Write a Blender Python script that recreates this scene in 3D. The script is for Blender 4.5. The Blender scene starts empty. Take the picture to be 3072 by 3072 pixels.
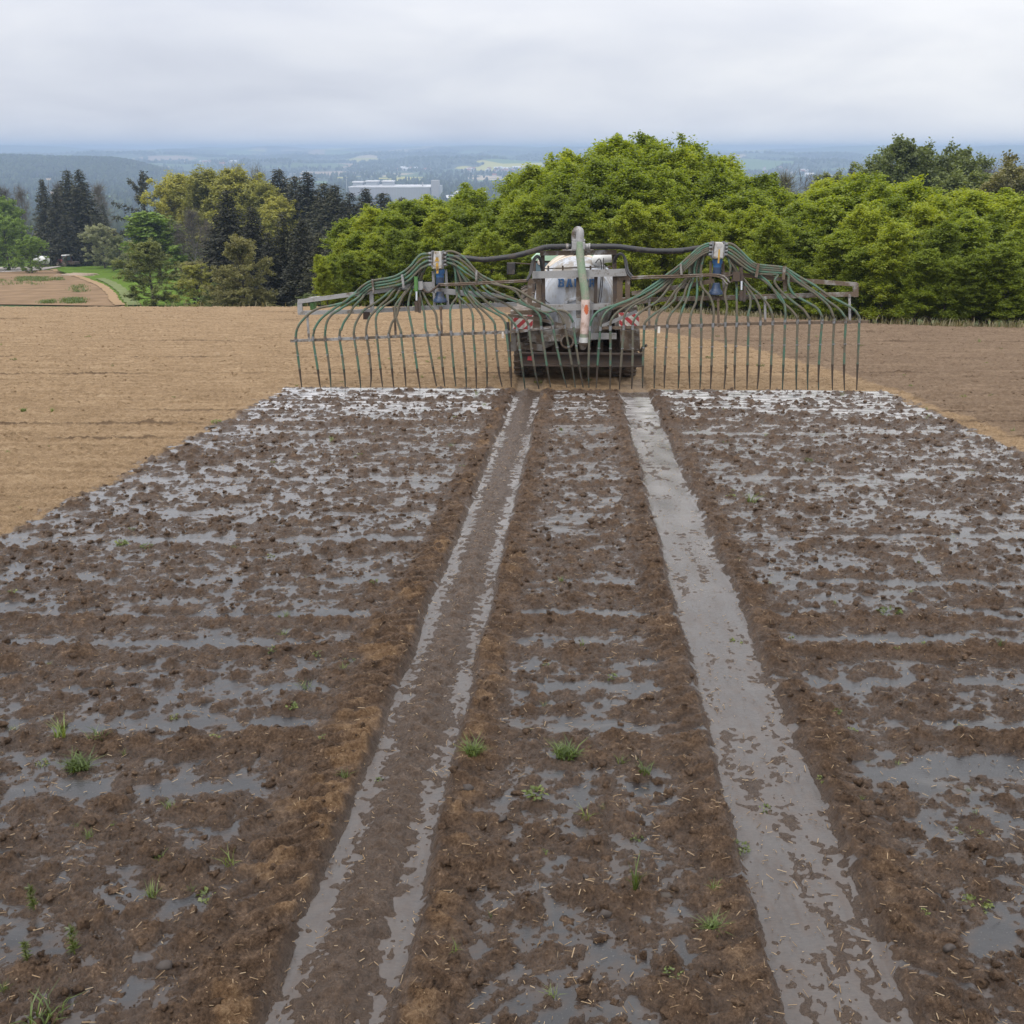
import bpy, math, random
import numpy as np
from mathutils import Matrix, Vector

# ------------------------------------------------------------------ camera, sky, sun, exposure
scene = bpy.context.scene
COL = scene.collection
F, HV, CAMZ = 3072.0, 445.0, 3.22
PITCH = math.atan((1536 - HV) / F)          # camera looks this far below the horizon
SLOPE = math.radians(4.22)                  # the field falls away from the camera
TS = math.tan(SLOPE)
cam_d = bpy.data.cameras.new('camera')
cam_d.sensor_width = 36.0; cam_d.lens = 36.0 * F / 3072.0
cam_d.clip_start = 0.05; cam_d.clip_end = 60000.0
cam = bpy.data.objects.new('camera', cam_d); COL.objects.link(cam)
cam.location = (0, 0, CAMZ)
cam.rotation_euler = (math.pi / 2 - PITCH, 0, 0)
scene.camera = cam

SUN_EL, SUN_AZ = math.radians(52), math.radians(-140)   # azimuth from +Y, clockwise: behind the camera, left
world = bpy.data.worlds.new('World'); scene.world = world
world.use_nodes = True
nt = world.node_tree; nt.nodes.clear()
def N(t, typ, **kw):
    n = t.nodes.new(typ)
    for k, v in kw.items():
        if k == 'inp':
            for a, b in v.items(): n.inputs[a].default_value = b
        else: setattr(n, k, v)
    return n
out = N(nt, 'ShaderNodeOutputWorld')
sky = N(nt, 'ShaderNodeTexSky', sky_type='NISHITA', sun_disc=False, sun_elevation=SUN_EL, sun_rotation=SUN_AZ)
bg1 = N(nt, 'ShaderNodeBackground', inp={'Strength': 0.10})
nt.links.new(sky.outputs[0], bg1.inputs[0])
tc = N(nt, 'ShaderNodeTexCoord')
sep = N(nt, 'ShaderNodeSeparateXYZ'); nt.links.new(tc.outputs['Generated'], sep.inputs[0])
def M(t, op, a, b=None, c=None):
    n = N(t, 'ShaderNodeMath', operation=op)
    for i, q in enumerate((a, b, c)):
        if q is None: continue
        if isinstance(q, (int, float)): n.inputs[i].default_value = q
        else: t.links.new(q, n.inputs[i])
    return n.outputs[0]
zc = M(nt, 'ADD', M(nt, 'MAXIMUM', sep.outputs[2], 0.0), 0.22)
cx = M(nt, 'DIVIDE', sep.outputs[0], zc); cy = M(nt, 'DIVIDE', sep.outputs[1], zc)
comb = N(nt, 'ShaderNodeCombineXYZ'); nt.links.new(cx, comb.inputs[0]); nt.links.new(cy, comb.inputs[1])
ns = N(nt, 'ShaderNodeTexNoise', inp={'Scale': 1.25, 'Detail': 7.0, 'Roughness': 0.50, 'Distortion': 0.25})
nt.links.new(comb.outputs[0], ns.inputs['Vector'])
ns2 = N(nt, 'ShaderNodeTexNoise', inp={'Scale': 0.30, 'Detail': 2.0})
nt.links.new(comb.outputs[0], ns2.inputs['Vector'])
side = M(nt, 'MULTIPLY', sep.outputs[0], 0.32)           # the cloud deck is thinner to the right
tt = M(nt, 'ADD', M(nt, 'ADD', M(nt, 'MULTIPLY', ns.outputs[0], 0.85), M(nt, 'MULTIPLY', ns2.outputs[0], 0.35)), side)
elev = M(nt, 'MULTIPLY', M(nt, 'MINIMUM', M(nt, 'MAXIMUM', sep.outputs[2], 0.0), 0.30), 1.15)
tt = M(nt, 'ADD', tt, elev)
ramp = N(nt, 'ShaderNodeValToRGB')
cr = ramp.color_ramp
cr.elements[0].position = 0.26; cr.elements[0].color = (0.56, 0.59, 0.695, 1)
cr.elements[1].position = 0.92; cr.elements[1].color = (0.93, 0.935, 0.965, 1)
e = cr.elements.new(0.60); e.color = (0.735, 0.76, 0.84, 1)
nt.links.new(tt, ramp.inputs[0])
# an overcast sky is brighter overhead than at the horizon
bg2 = N(nt, 'ShaderNodeBackground'); nt.links.new(M(nt, 'ADD', M(nt, 'MULTIPLY', M(nt, 'MAXIMUM', M(nt, 'SUBTRACT', sep.outputs[2], 0.08), 0.0), 1.35), 1.0), bg2.inputs['Strength'])
nt.links.new(ramp.outputs[0], bg2.inputs[0])
mx = N(nt, 'ShaderNodeMixShader', inp={0: 0.93})
nt.links.new(bg1.outputs[0], mx.inputs[1]); nt.links.new(bg2.outputs[0], mx.inputs[2])
nt.links.new(mx.outputs[0], out.inputs[0])
try:
    world.cycles.sampling_method = 'MANUAL'; world.cycles.sample_map_resolution = 512
except Exception: pass

sun_d = bpy.data.lights.new('sun', 'SUN'); sun_d.energy = 1.5; sun_d.angle = math.radians(11); sun_d.color = (1, 0.955, 0.89)
sun = bpy.data.objects.new('sun', sun_d); COL.objects.link(sun); sun.location = (0, -20, 60)
sd = Vector((math.sin(SUN_AZ) * math.cos(SUN_EL), math.cos(SUN_AZ) * math.cos(SUN_EL), math.sin(SUN_EL)))
sun.rotation_euler = sd.to_track_quat('Z', 'Y').to_euler()

scene.view_settings.view_transform = 'Standard'; scene.view_settings.look = 'None'
scene.view_settings.exposure = 0.06; scene.view_settings.gamma = 1.0; scene.view_settings.use_curve_mapping = False
scene.cycles.use_denoising = True; scene.cycles.denoising_input_passes = 'RGB_ALBEDO_NORMAL'; scene.cycles.denoising_prefilter = 'ACCURATE'
scene.cycles.max_bounces = 6; scene.cycles.diffuse_bounces = 3; scene.cycles.glossy_bounces = 3
scene.cycles.transmission_bounces = 3; scene.cycles.transparent_max_bounces = 6; scene.cycles.volume_bounces = 1
scene.cycles.caustics_reflective = False; scene.cycles.caustics_refractive = False
HAZE_DENSITY = 2.2e-4

# ------------------------------------------------------------------ helpers
rng = np.random.default_rng(7)
random.seed(7)
_p = np.random.default_rng(3).permutation(256).astype(np.int64); _p = np.concatenate([_p, _p, _p])
_ga = np.random.default_rng(5).random(256) * 2 * np.pi
_gx, _gy = np.cos(_ga), np.sin(_ga)
def perlin(x, y, s=0):
    x = np.asarray(x, float) + 17.3 * s; y = np.asarray(y, float) - 31.7 * s
    xi = np.floor(x).astype(np.int64); yi = np.floor(y).astype(np.int64)
    fx = x - xi; fy = y - yi
    u = fx * fx * fx * (fx * (fx * 6 - 15) + 10); v = fy * fy * fy * (fy * (fy * 6 - 15) + 10)
    xi &= 255; yi &= 255
    def g(ix, iy, dx, dy):
        h = _p[_p[ix & 255] + (iy & 255)]
        return _gx[h] * dx + _gy[h] * dy
    a = g(xi, yi, fx, fy); b = g(xi + 1, yi, fx - 1, fy); c = g(xi, yi + 1, fx, fy - 1); d = g(xi + 1, yi + 1, fx - 1, fy - 1)
    r = a + u * (b - a)
    return (r + v * ((c + u * (d - c)) - r)) * 1.5
def fbm(x, y, o=4, s=0, g=0.5):
    t = 0; am = 1.0
    for k in range(o):
        t = t + am * perlin(x * 2 ** k, y * 2 ** k, s + k * 3); am *= g
    return t
def lumps(x, y, cell, prob, s=0, squash=0.75):
    """rounded clods: height field of jittered, squashed bumps (in units of the cell)"""
    x = x / cell; y = y / cell; xi = np.floor(x).astype(np.int64); yi = np.floor(y).astype(np.int64); best = np.zeros_like(x)
    for dx in (-1, 0, 1):
        for dy in (-1, 0, 1):
            cx, cy = xi + dx, yi + dy
            k = _p[_p[(cx + 13 * s) & 255] + (cy & 255)]; k2 = _p[k + ((cx >> 8) & 255) + 1]; k3 = _p[(k2 + 59) & 255]; k4 = _p[(k3 + 101) & 255]
            px = cx + k / 256.0 - x; py = cy + k2 / 256.0 - y
            rad = np.where(k4 / 256.0 < prob, 0.22 + 0.62 * (k3 / 256.0) ** 2, 0.0)
            an = k4 / 256.0 * 40.0; ca, sa = np.cos(an), np.sin(an)
            u = px * ca + py * sa; v = (-px * sa + py * ca) * (1.0 + 0.7 * (k / 256.0))
            d2 = 1 - (u * u + v * v) / np.maximum(rad * rad, 1e-6)
            best = np.maximum(best, np.where(d2 > 0, np.sqrt(np.clip(d2, 0, 1)) * rad * squash * (0.55 + 0.45 * np.clip(d2, 0, 1)), 0))
    return best * cell
def sstep(a, b, x):
    t = np.clip((x - a) / (b - a), 0, 1); return t * t * (3 - 2 * t)

def np_mesh(name, V, faces):
    """faces: list of (n,k) int arrays"""
    me = bpy.data.meshes.new(name)
    V = np.ascontiguousarray(V, dtype=np.float32)
    me.vertices.add(len(V)); me.vertices.foreach_set('co', V.ravel())
    fl = [np.asarray(f, dtype=np.int32) for f in faces if len(f)]
    loops = np.concatenate([f.ravel() for f in fl]); tot = np.concatenate([np.full(len(f), f.shape[1], np.int32) for f in fl])
    st = np.concatenate([[0], np.cumsum(tot)[:-1]]).astype(np.int32)
    me.loops.add(len(loops)); me.loops.foreach_set('vertex_index', loops)
    me.polygons.add(len(tot)); me.polygons.foreach_set('loop_start', st); me.polygons.foreach_set('loop_total', tot)
    me.update(calc_edges=True); me.validate()
    return me
def set_smooth(me, on=True):
    me.polygons.foreach_set('use_smooth', np.full(len(me.polygons), on)); me.update()
def add_attr(me, name, vals):
    a = me.attributes.new(name, 'FLOAT', 'POINT'); a.data.foreach_set('value', np.ascontiguousarray(vals, dtype=np.float32))

def link(name, me, mat=None, parent=None, loc=None):
    o = bpy.data.objects.new(name, me); COL.objects.link(o)
    if mat is not None and me is not None:
        if len(me.materials) == 0: me.materials.append(mat)
    if parent is not None: o.parent = parent
    if loc is not None: o.location = loc
    return o
def tag(o, label=None, cat=None, group=None, kind=None):
    if label: o['label'] = label
    if cat: o['category'] = cat
    if group: o['group'] = group
    if kind: o['kind'] = kind
    return o
def thing(name, label, cat, loc=(0, 0, 0), group=None, matrix=None):
    o = bpy.data.objects.new(name, None); COL.objects.link(o); o.empty_display_size = 0.3
    if matrix is not None: o.matrix_world = matrix
    else: o.location = loc
    return tag(o, label, cat, group)
def dup(root, loc, rotz=0.0, scale=1.0, label=None, group=None):
    r = root.copy(); COL.objects.link(r); r.location = loc; r.rotation_euler = (0, 0, rotz)
    r.scale = scale if isinstance(scale, tuple) else (scale,) * 3
    if label: r['label'] = label
    if group: r['group'] = group
    elif 'group' in r.keys(): del r['group']
    for ch in list(root.children):
        c = ch.copy(); COL.objects.link(c); c.parent = r
        for g in list(ch.children):
            d = g.copy(); COL.objects.link(d); d.parent = c
    return r

class MB:
    """collects boxes, tubes, prisms; build() links one mesh"""
    def __init__(s): s.V = []; s.F = []; s.n = 0
    def add(s, V, F):
        V = [tuple(map(float, v)) for v in V]
        s.V += V; s.F += [tuple(i + s.n for i in f) for f in F]; s.n += len(V); return s
    def box(s, a, b, bev=0.0):
        (x0, y0, z0), (x1, y1, z1) = np.minimum(a, b), np.maximum(a, b)
        return s.prism([(x0, z0), (x1, z0), (x1, z1), (x0, z1)], y0, y1, bev)
    def prism(s, pts, y0, y1, bev=0.0):
        """outline in X,Z pushed along Y"""
        n = len(pts)
        if bev > 0:
            c = np.mean(pts, axis=0); q = [tuple(np.array(p) + (c - np.array(p)) / max(1e-6, np.linalg.norm(c - np.array(p))) * bev * 1.3) for p in pts]
            rings = [(q, y0), (pts, y0 + bev), (pts, y1 - bev), (q, y1)]
        else: rings = [(pts, y0), (pts, y1)]
        V = [(p[0], y, p[1]) for r, y in rings for p in r]; Fc = []
        for k in range(len(rings) - 1):
            for i in range(n):
                j = (i + 1) % n; Fc.append((k * n + i, k * n + j, (k + 1) * n + j, (k + 1) * n + i))
        Fc.append(tuple(range(n))[::-1]); Fc.append(tuple((len(rings) - 1) * n + i for i in range(n)))
        return s.add(V, Fc)
    def bar(s, p, q, w, h, up=(0, 0, 1)):
        """rectangular bar from p to q"""
        p, q = np.array(p, float), np.array(q, float); d = q - p; L = np.linalg.norm(d); d = d / max(L, 1e-9)
        up = np.array(up, float)
        if abs(np.dot(up, d)) > 0.95: up = np.array((1.0, 0, 0))
        a = np.cross(d, up); a /= np.linalg.norm(a); b = np.cross(a, d)
        V = []
        for e, c in ((0, p), (1, q)):
            for sa, sb in ((-1, -1), (1, -1), (1, 1), (-1, 1)): V.append(c + a * sa * w / 2 + b * sb * h / 2)
        return s.add(V, [(0, 1, 2, 3)[::-1], (4, 5, 6, 7), (0, 1, 5, 4), (1, 2, 6, 5), (2, 3, 7, 6), (3, 0, 4, 7)])
    def tube(s, pts, r, seg=8, cap=True):
        P = np.array(pts, float); n = len(P); R = np.full(n, r) if np.isscalar(r) else np.array(r, float)
        T = np.gradient(P, axis=0); T /= np.maximum(np.linalg.norm(T, axis=1)[:, None], 1e-9)
        up = np.array((0, 1.0, 0.12)) if abs(T[0][1]) < 0.9 else np.array((1.0, 0, 0.1))
        a = np.cross(T[0], up); a /= np.linalg.norm(a); V = []
        ang = np.linspace(0, 2 * np.pi, seg, endpoint=False)
        for i in range(n):
            a = a - T[i] * np.dot(a, T[i]); a /= np.linalg.norm(a); b = np.cross(T[i], a)
            for t in ang: V.append(P[i] + R[i] * (a * math.cos(t) + b * math.sin(t)))
        Fc = [(i * seg + k, i * seg + (k + 1) % seg, (i + 1) * seg + (k + 1) % seg, (i + 1) * seg + k) for i in range(n - 1) for k in range(seg)]
        if cap: Fc.append(tuple(range(seg))[::-1]); Fc.append(tuple((n - 1) * seg + k for k in range(seg)))
        return s.add(V, Fc)
    def lathe(s, prof, c=(0, 0, 0), axis='y', seg=28):
        """prof: list of (radius, along)"""
        V = []; n = len(prof)
        for r, h in prof:
            for k in range(seg):
                t = 2 * math.pi * k / seg; ca, sa = r * math.cos(t), r * math.sin(t)
                V.append({'y': (c[0] + ca, c[1] + h, c[2] + sa), 'z': (c[0] + ca, c[1] + sa, c[2] + h), 'x': (c[0] + h, c[1] + ca, c[2] + sa)}[axis])
        Fc = [(i * seg + k, i * seg + (k + 1) % seg, (i + 1) * seg + (k + 1) % seg, (i + 1) * seg + k) for i in range(n - 1) for k in range(seg)]
        Fc.append(tuple(range(seg))[::-1]); Fc.append(tuple((n - 1) * seg + k for k in range(seg)))
        return s.add(V, Fc)
    def mesh(s, name, smooth=None):
        me = bpy.data.meshes.new(name); me.from_pydata(s.V, [], s.F); me.validate()
        import bmesh
        bm = bmesh.new(); bm.from_mesh(me); bmesh.ops.recalc_face_normals(bm, faces=bm.faces); bm.to_mesh(me); bm.free()
        if smooth is not None:
            set_smooth(me)
            if smooth < 179:
                try: me.set_sharp_from_angle(angle=math.radians(smooth))
                except Exception: pass
        me.update(); return me
    def build(s, name, mat, parent=None, smooth=None, loc=None):
        return link(name, s.mesh(name, smooth), mat, parent, loc)

def smooth_path(P, n=6):
    """Catmull-Rom through the points"""
    P = np.array(P, float); Q = np.vstack([2 * P[0] - P[1], P, 2 * P[-1] - P[-2]]); o = []
    for i in range(1, len(Q) - 2):
        p0, p1, p2, p3 = Q[i - 1], Q[i], Q[i + 1], Q[i + 2]
        for t in np.linspace(0, 1, n, endpoint=False):
            o.append(0.5 * ((2 * p1) + (-p0 + p2) * t + (2 * p0 - 5 * p1 + 4 * p2 - p3) * t * t + (-p0 + 3 * p1 - 3 * p2 + p3) * t ** 3))
    o.append(P[-1]); return np.array(o)

# pixel (of the 3072 px photograph) -> viewing ray, used to take real positions off the photograph
def ray(u, v):
    a = (np.asarray(u, float) - 1536) / F; b = (1536 - np.asarray(v, float)) / F
    return np.stack([a + 0 * b, math.cos(PITCH) + b * math.sin(PITCH), -math.sin(PITCH) + b * math.cos(PITCH)], -1)

# ------------------------------------------------------------------ materials
def mat_new(name):
    m = bpy.data.materials.new(name); m.use_nodes = True; t = m.node_tree; t.nodes.clear()
    o = N(t, 'ShaderNodeOutputMaterial'); b = N(t, 'ShaderNodeBsdfPrincipled'); t.links.new(b.outputs[0], o.inputs[0])
    return m, t, b, o
def rampn(t, fac, stops):
    r = N(t, 'ShaderNodeValToRGB'); el = r.color_ramp.elements
    el[0].position, el[0].color = stops[0][0], (*stops[0][1], 1); el[1].position, el[1].color = stops[-1][0], (*stops[-1][1], 1)
    for p, c in stops[1:-1]: q = el.new(p); q.color = (*c, 1)
    t.links.new(fac, r.inputs[0]); return r.outputs[0]
def noise(t, vec, scale, detail=4.0, rough=0.55, dist=0.0):
    n = N(t, 'ShaderNodeTexNoise', inp={'Scale': scale, 'Detail': detail, 'Roughness': rough, 'Distortion': dist})
    if vec is not None: t.links.new(vec, n.inputs['Vector'])
    return n.outputs[0]
def mixc(t, fac, a, b, mode='MIX'):
    n = N(t, 'ShaderNodeMix', data_type='RGBA', blend_type=mode)
    for i, q in ((0, fac), (6, a), (7, b)):
        if isinstance(q, (int, float)): n.inputs[i].default_value = q
        elif isinstance(q, tuple): n.inputs[i].default_value = (*q, 1)
        else: t.links.new(q, n.inputs[i])
    return n.outputs[2]
def bumpn(t, b, h, strength, dist):
    n = N(t, 'ShaderNodeBump', inp={'Strength': strength, 'Distance': dist}); t.links.new(h, n.inputs['Height']); t.links.new(n.outputs[0], b.inputs['Normal']); return n
def attr(t, name): return N(t, 'ShaderNodeAttribute', attribute_name=name).outputs['Fac']

def grimy(name, col, dirt=(0.11, 0.082, 0.058), amount=0.45, scale=6.0, rough=0.55, metal=0.0, col2=None, vary=0.0, vstretch=1.0):
    """a painted or bare surface with patches of dried mud"""
    m, t, b, o = mat_new(name)
    g = N(t, 'ShaderNodeNewGeometry'); oi = N(t, 'ShaderNodeObjectInfo')
    off = N(t, 'ShaderNodeVectorMath', operation='ADD'); t.links.new(g.outputs['Position'], off.inputs[0])
    sc = N(t, 'ShaderNodeVectorMath', operation='SCALE', inp={'Scale': 37.0}); t.links.new(oi.outputs['Random'], sc.inputs[0]); t.links.new(sc.outputs[0], off.inputs[1])
    mp = N(t, 'ShaderNodeMapping'); mp.inputs['Scale'].default_value = (1, 1, vstretch); t.links.new(off.outputs[0], mp.inputs[0])
    v = mp.outputs[0]
    n1 = noise(t, v, scale, 6.0, 0.62); n2 = noise(t, v, scale * 9, 3.0)
    lo, hi = 0.5 - 0.33 * (amount - 0.5) * 2 - 0.09, 0.5 - 0.33 * (amount - 0.5) * 2 + 0.11
    f = M(t, 'ADD', n1, M(t, 'MULTIPLY', M(t, 'SUBTRACT', n2, 0.5), 0.30))
    if vary: f = M(t, 'ADD', f, M(t, 'MULTIPLY', M(t, 'SUBTRACT', oi.outputs['Random'], 0.5), vary))
    mr = N(t, 'ShaderNodeMapRange', interpolation_type='SMOOTHSTEP', inp={1: lo, 2: hi}); t.links.new(f, mr.inputs[0])
    base = mixc(t, n2, tuple(c * 0.82 for c in col), tuple(min(1, c * 1.18) for c in (col2 or col)))
    dcol = mixc(t, n2, tuple(c * 0.7 for c in dirt), tuple(c * 1.35 for c in dirt))
    t.links.new(mixc(t, mr.outputs[0], base, dcol), b.inputs['Base Color'])
    rr = N(t, 'ShaderNodeMapRange', inp={3: rough, 4: 0.92}); t.links.new(mr.outputs[0], rr.inputs[0]); t.links.new(rr.outputs[0], b.inputs['Roughness'])
    if metal:
        mm = N(t, 'ShaderNodeMapRange', inp={3: metal, 4: 0.0}); t.links.new(mr.outputs[0], mm.inputs[0]); t.links.new(mm.outputs[0], b.inputs['Metallic'])
    bumpn(t, b, n2, 0.25, 0.01)
    return m

def leafy(name, cols, trans=0.35, rough=0.6, mscale=0.35):
    m, t, b, o = mat_new(name); t.nodes.remove(b)
    g = N(t, 'ShaderNodeNewGeometry'); oi = N(t, 'ShaderNodeObjectInfo')
    r = g.outputs['Random Per Island']
    n1 = noise(t, g.outputs['Position'], mscale, 2.0)
    f = M(t, 'ADD', M(t, 'MULTIPLY', r, 0.55), M(t, 'ADD', M(t, 'MULTIPLY', n1, 0.5), M(t, 'MULTIPLY', M(t, 'SUBTRACT', oi.outputs['Random'], 0.55), 0.55)))
    c = rampn(t, f, [(i / (len(cols) - 1) * 0.7 + 0.15, q) for i, q in enumerate(cols)])
    d = N(t, 'ShaderNodeBsdfDiffuse'); tr = N(t, 'ShaderNodeBsdfTranslucent'); gl = N(t, 'ShaderNodeBsdfGlossy', inp={'Roughness': rough})
    t.links.new(c, d.inputs[0])
    tcol = mixc(t, 1.0, c, (1.35, 1.25, 0.55), 'MULTIPLY'); t.links.new(tcol, tr.inputs[0])
    m1 = N(t, 'ShaderNodeMixShader', inp={0: trans}); t.links.new(d.outputs[0], m1.inputs[1]); t.links.new(tr.outputs[0], m1.inputs[2])
    m2 = N(t, 'ShaderNodeMixShader', inp={0: 0.045}); t.links.new(m1.outputs[0], m2.inputs[1]); t.links.new(gl.outputs[0], m2.inputs[2])
    t.links.new(m2.outputs[0], o.inputs[0]); return m

def plain(name, col, rough=0.7, metal=0.0, scale=8.0, var=0.25, bump=0.2):
    m, t, b, o = mat_new(name); g = N(t, 'ShaderNodeNewGeometry')
    n1 = noise(t, g.outputs['Position'], scale, 5.0)
    t.links.new(mixc(t, n1, tuple(c * (1 - var) for c in col), tuple(min(1, c * (1 + var)) for c in col)), b.inputs['Base Color'])
    b.inputs['Roughness'].default_value = rough; b.inputs['Metallic'].default_value = metal
    if rough > .9: b.inputs['Specular IOR Level'].default_value = 0.03
    if bump: bumpn(t, b, n1, bump, 0.02)
    return m

MT = {}
MT['galv'] = grimy('galvanised_steel', (0.31, 0.305, 0.30), amount=0.50, scale=3.5, rough=0.5, metal=0.25, vary=0.25)
MT['galv_dirty'] = grimy('muddy_steel', (0.25, 0.235, 0.215), dirt=(0.12, 0.086, 0.06), amount=0.62, scale=4.0, rough=0.6, metal=0.1, vary=0.2)
MT['hose'] = grimy('green_hose_rubber', (0.045, 0.115, 0.075), dirt=(0.115, 0.10, 0.072), amount=0.58, scale=3.6, rough=0.55, col2=(0.068, 0.15, 0.10), vary=0.16)
MT['hose_tip'] = grimy('muddy_hose_rubber', (0.03, 0.05, 0.036), dirt=(0.05, 0.037, 0.026), amount=0.62, scale=9, rough=0.6, vary=0.3)
MT['clamp'] = grimy('clamp_steel', (0.22, 0.23, 0.24), amount=0.45, scale=12, rough=0.45, metal=0.4)
MT['black_rubber'] = grimy('black_rubber', (0.022, 0.022, 0.024), dirt=(0.075, 0.062, 0.052), amount=0.34, scale=3.0, rough=0.5)
MT['tank'] = grimy('tank_shell_zinc', (0.46, 0.49, 0.54), dirt=(0.25, 0.225, 0.195), amount=0.50, scale=2.6, rough=0.5, vstretch=0.35)
MT['tank_top'] = grimy('tank_top_cream', (0.62, 0.55, 0.45), dirt=(0.40, 0.31, 0.22), amount=0.48, scale=2.0, rough=0.65)
MT['blue'] = grimy('blue_paint', (0.03, 0.10, 0.235), amount=0.22, scale=9, rough=0.5)
MT['dark_blue'] = grimy('blue_hydraulic_motor', (0.020, 0.042, 0.09), dirt=(0.055, 0.05, 0.048), amount=0.36, scale=5, rough=0.45)
MT['grey_white'] = grimy('distributor_grey', (0.42, 0.41, 0.39), dirt=(0.17, 0.125, 0.08), amount=0.42, scale=5, rough=0.6)
MT['yellow'] = grimy('yellow_sticker', (0.50, 0.29, 0.035), amount=0.36, scale=14)
MT['red'] = grimy('red_reflective', (0.42, 0.045, 0.05), dirt=(0.2, 0.13, 0.1), amount=0.28, scale=8, rough=0.4)
MT['white'] = grimy('white_reflective', (0.66, 0.62, 0.56), dirt=(0.36, 0.29, 0.23), amount=0.38, scale=7, rough=0.5)
MT['pink'] = grimy('worn_pink_sleeve', (0.60, 0.47, 0.42), dirt=(0.33, 0.22, 0.17), amount=0.42, scale=7, rough=0.7)
MT['orange'] = grimy('orange_wear_patch', (0.50, 0.12, 0.045), dirt=(0.42, 0.24, 0.17), amount=0.40, scale=16, rough=0.8)
MT['suction'] = grimy('ribbed_green_hose', (0.22, 0.30, 0.20), dirt=(0.30, 0.29, 0.23), amount=0.45, scale=4, rough=0.55)
MT['dark_steel'] = grimy('dark_muddy_steel', (0.05, 0.04, 0.035), dirt=(0.075, 0.052, 0.038), amount=0.55, scale=5, rough=0.7)
MT['tyre'] = grimy('tyre_rubber', (0.030, 0.028, 0.027), dirt=(0.120, 0.092, 0.070), amount=0.60, scale=5, rough=0.85)
MT['green_paint'] = grimy('green_paint', (0.085, 0.20, 0.055), amount=0.25, scale=8, rough=0.4)
MT['pale_green'] = grimy('pale_green_roof', (0.34, 0.50, 0.36), dirt=(0.28, 0.30, 0.22), amount=0.34, scale=4, rough=0.5)
MT['chrome'] = plain('chromed_rod', (0.82, 0.83, 0.85), 0.15, 1.0, 20, 0.05, 0)
MT['glass'] = plain('cab_glass', (0.10, 0.15, 0.18), 0.06, 0.0, 3, 0.1, 0)
MT['wood'] = plain('sawn_log_wood', (0.33, 0.25, 0.18), 0.85, 0, 6, 0.3)
MT['bark'] = plain('tree_bark', (0.060, 0.048, 0.038), 0.9, 0, 9, 0.4, 0.6)
MT['bark_grey'] = plain('grey_bark', (0.15, 0.135, 0.12), 0.9, 0, 9, 0.35, 0.6)
MT['red_paint'] = grimy('faded_red_paint', (0.22, 0.035, 0.035), amount=0.35, scale=4)
MT['off_white'] = plain('off_white_paint', (0.62, 0.62, 0.60), 0.5, 0, 2, 0.1, 0)
MT['stone'] = plain('dark_field_stone', (0.052, 0.041, 0.035), 0.75, 0, 14, 0.35, 0.6)
MT['straw'] = leafy('straw_bits', [(0.14, 0.09, 0.05), (0.30, 0.20, 0.105), (0.42, 0.30, 0.18), (0.52, 0.42, 0.28)], 0.1, 0.6, 2.0)
MT['yellow_rope'] = plain('yellow_hose', (0.55, 0.42, 0.04), 0.5)
LEAF = {
 'spring': leafy('young_green_leaves', [(0.13, 0.175, 0.012), (0.20, 0.27, 0.017), (0.28, 0.345, 0.024), (0.36, 0.41, 0.036)], 0.56),
 'spring2': leafy('bright_green_leaves', [(0.085, 0.150, 0.016), (0.140, 0.225, 0.026), (0.205, 0.295, 0.042)], 0.4),
 'olive': leafy('olive_spring_leaves', [(0.125, 0.145, 0.036), (0.205, 0.225, 0.054), (0.29, 0.30, 0.078)], 0.35),
 'yellow': leafy('yellowish_catkin_leaves', [(0.22, 0.225, 0.046), (0.35, 0.345, 0.064), (0.46, 0.44, 0.09)], 0.35),
 'pale': leafy('pale_blossom_leaves', [(0.11, 0.13, 0.05), (0.20, 0.22, 0.10), (0.36, 0.37, 0.24)], 0.35),
 'mid': leafy('mid_green_leaves', [(0.095, 0.120, 0.032), (0.155, 0.190, 0.046), (0.22, 0.255, 0.068)], 0.35),
 'brown': leafy('brownish_budding_leaves', [(0.13, 0.12, 0.045), (0.205, 0.192, 0.068), (0.285, 0.265, 0.096)], 0.3),
 'needle': leafy('dark_needles', [(0.024, 0.024, 0.014), (0.046, 0.046, 0.023), (0.082, 0.080, 0.038)], 0.08, 0.7),
 'needle_brown': leafy('brownish_dark_needles', [(0.030, 0.025, 0.018), (0.056, 0.044, 0.030), (0.090, 0.070, 0.045)], 0.08, 0.7),
 'needle_blue': leafy('green_needles', [(0.022, 0.036, 0.021), (0.036, 0.056, 0.030), (0.056, 0.080, 0.040)], 0.08, 0.7),
 'grass': leafy('weed_blades', [(0.065, 0.095, 0.020), (0.115, 0.165, 0.032), (0.19, 0.24, 0.06)], 0.35, 0.5, 3.0),
 'weed': leafy('broad_weed_leaves', [(0.07, 0.09, 0.022), (0.12, 0.155, 0.033), (0.19, 0.21, 0.055)], 0.3, 0.5, 3.0),
 'dry': leafy('dry_grass_blades', [(0.10, 0.10, 0.045), (0.20, 0.18, 0.09), (0.32, 0.27, 0.16)], 0.3, 0.6, 1.0),
}
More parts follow.
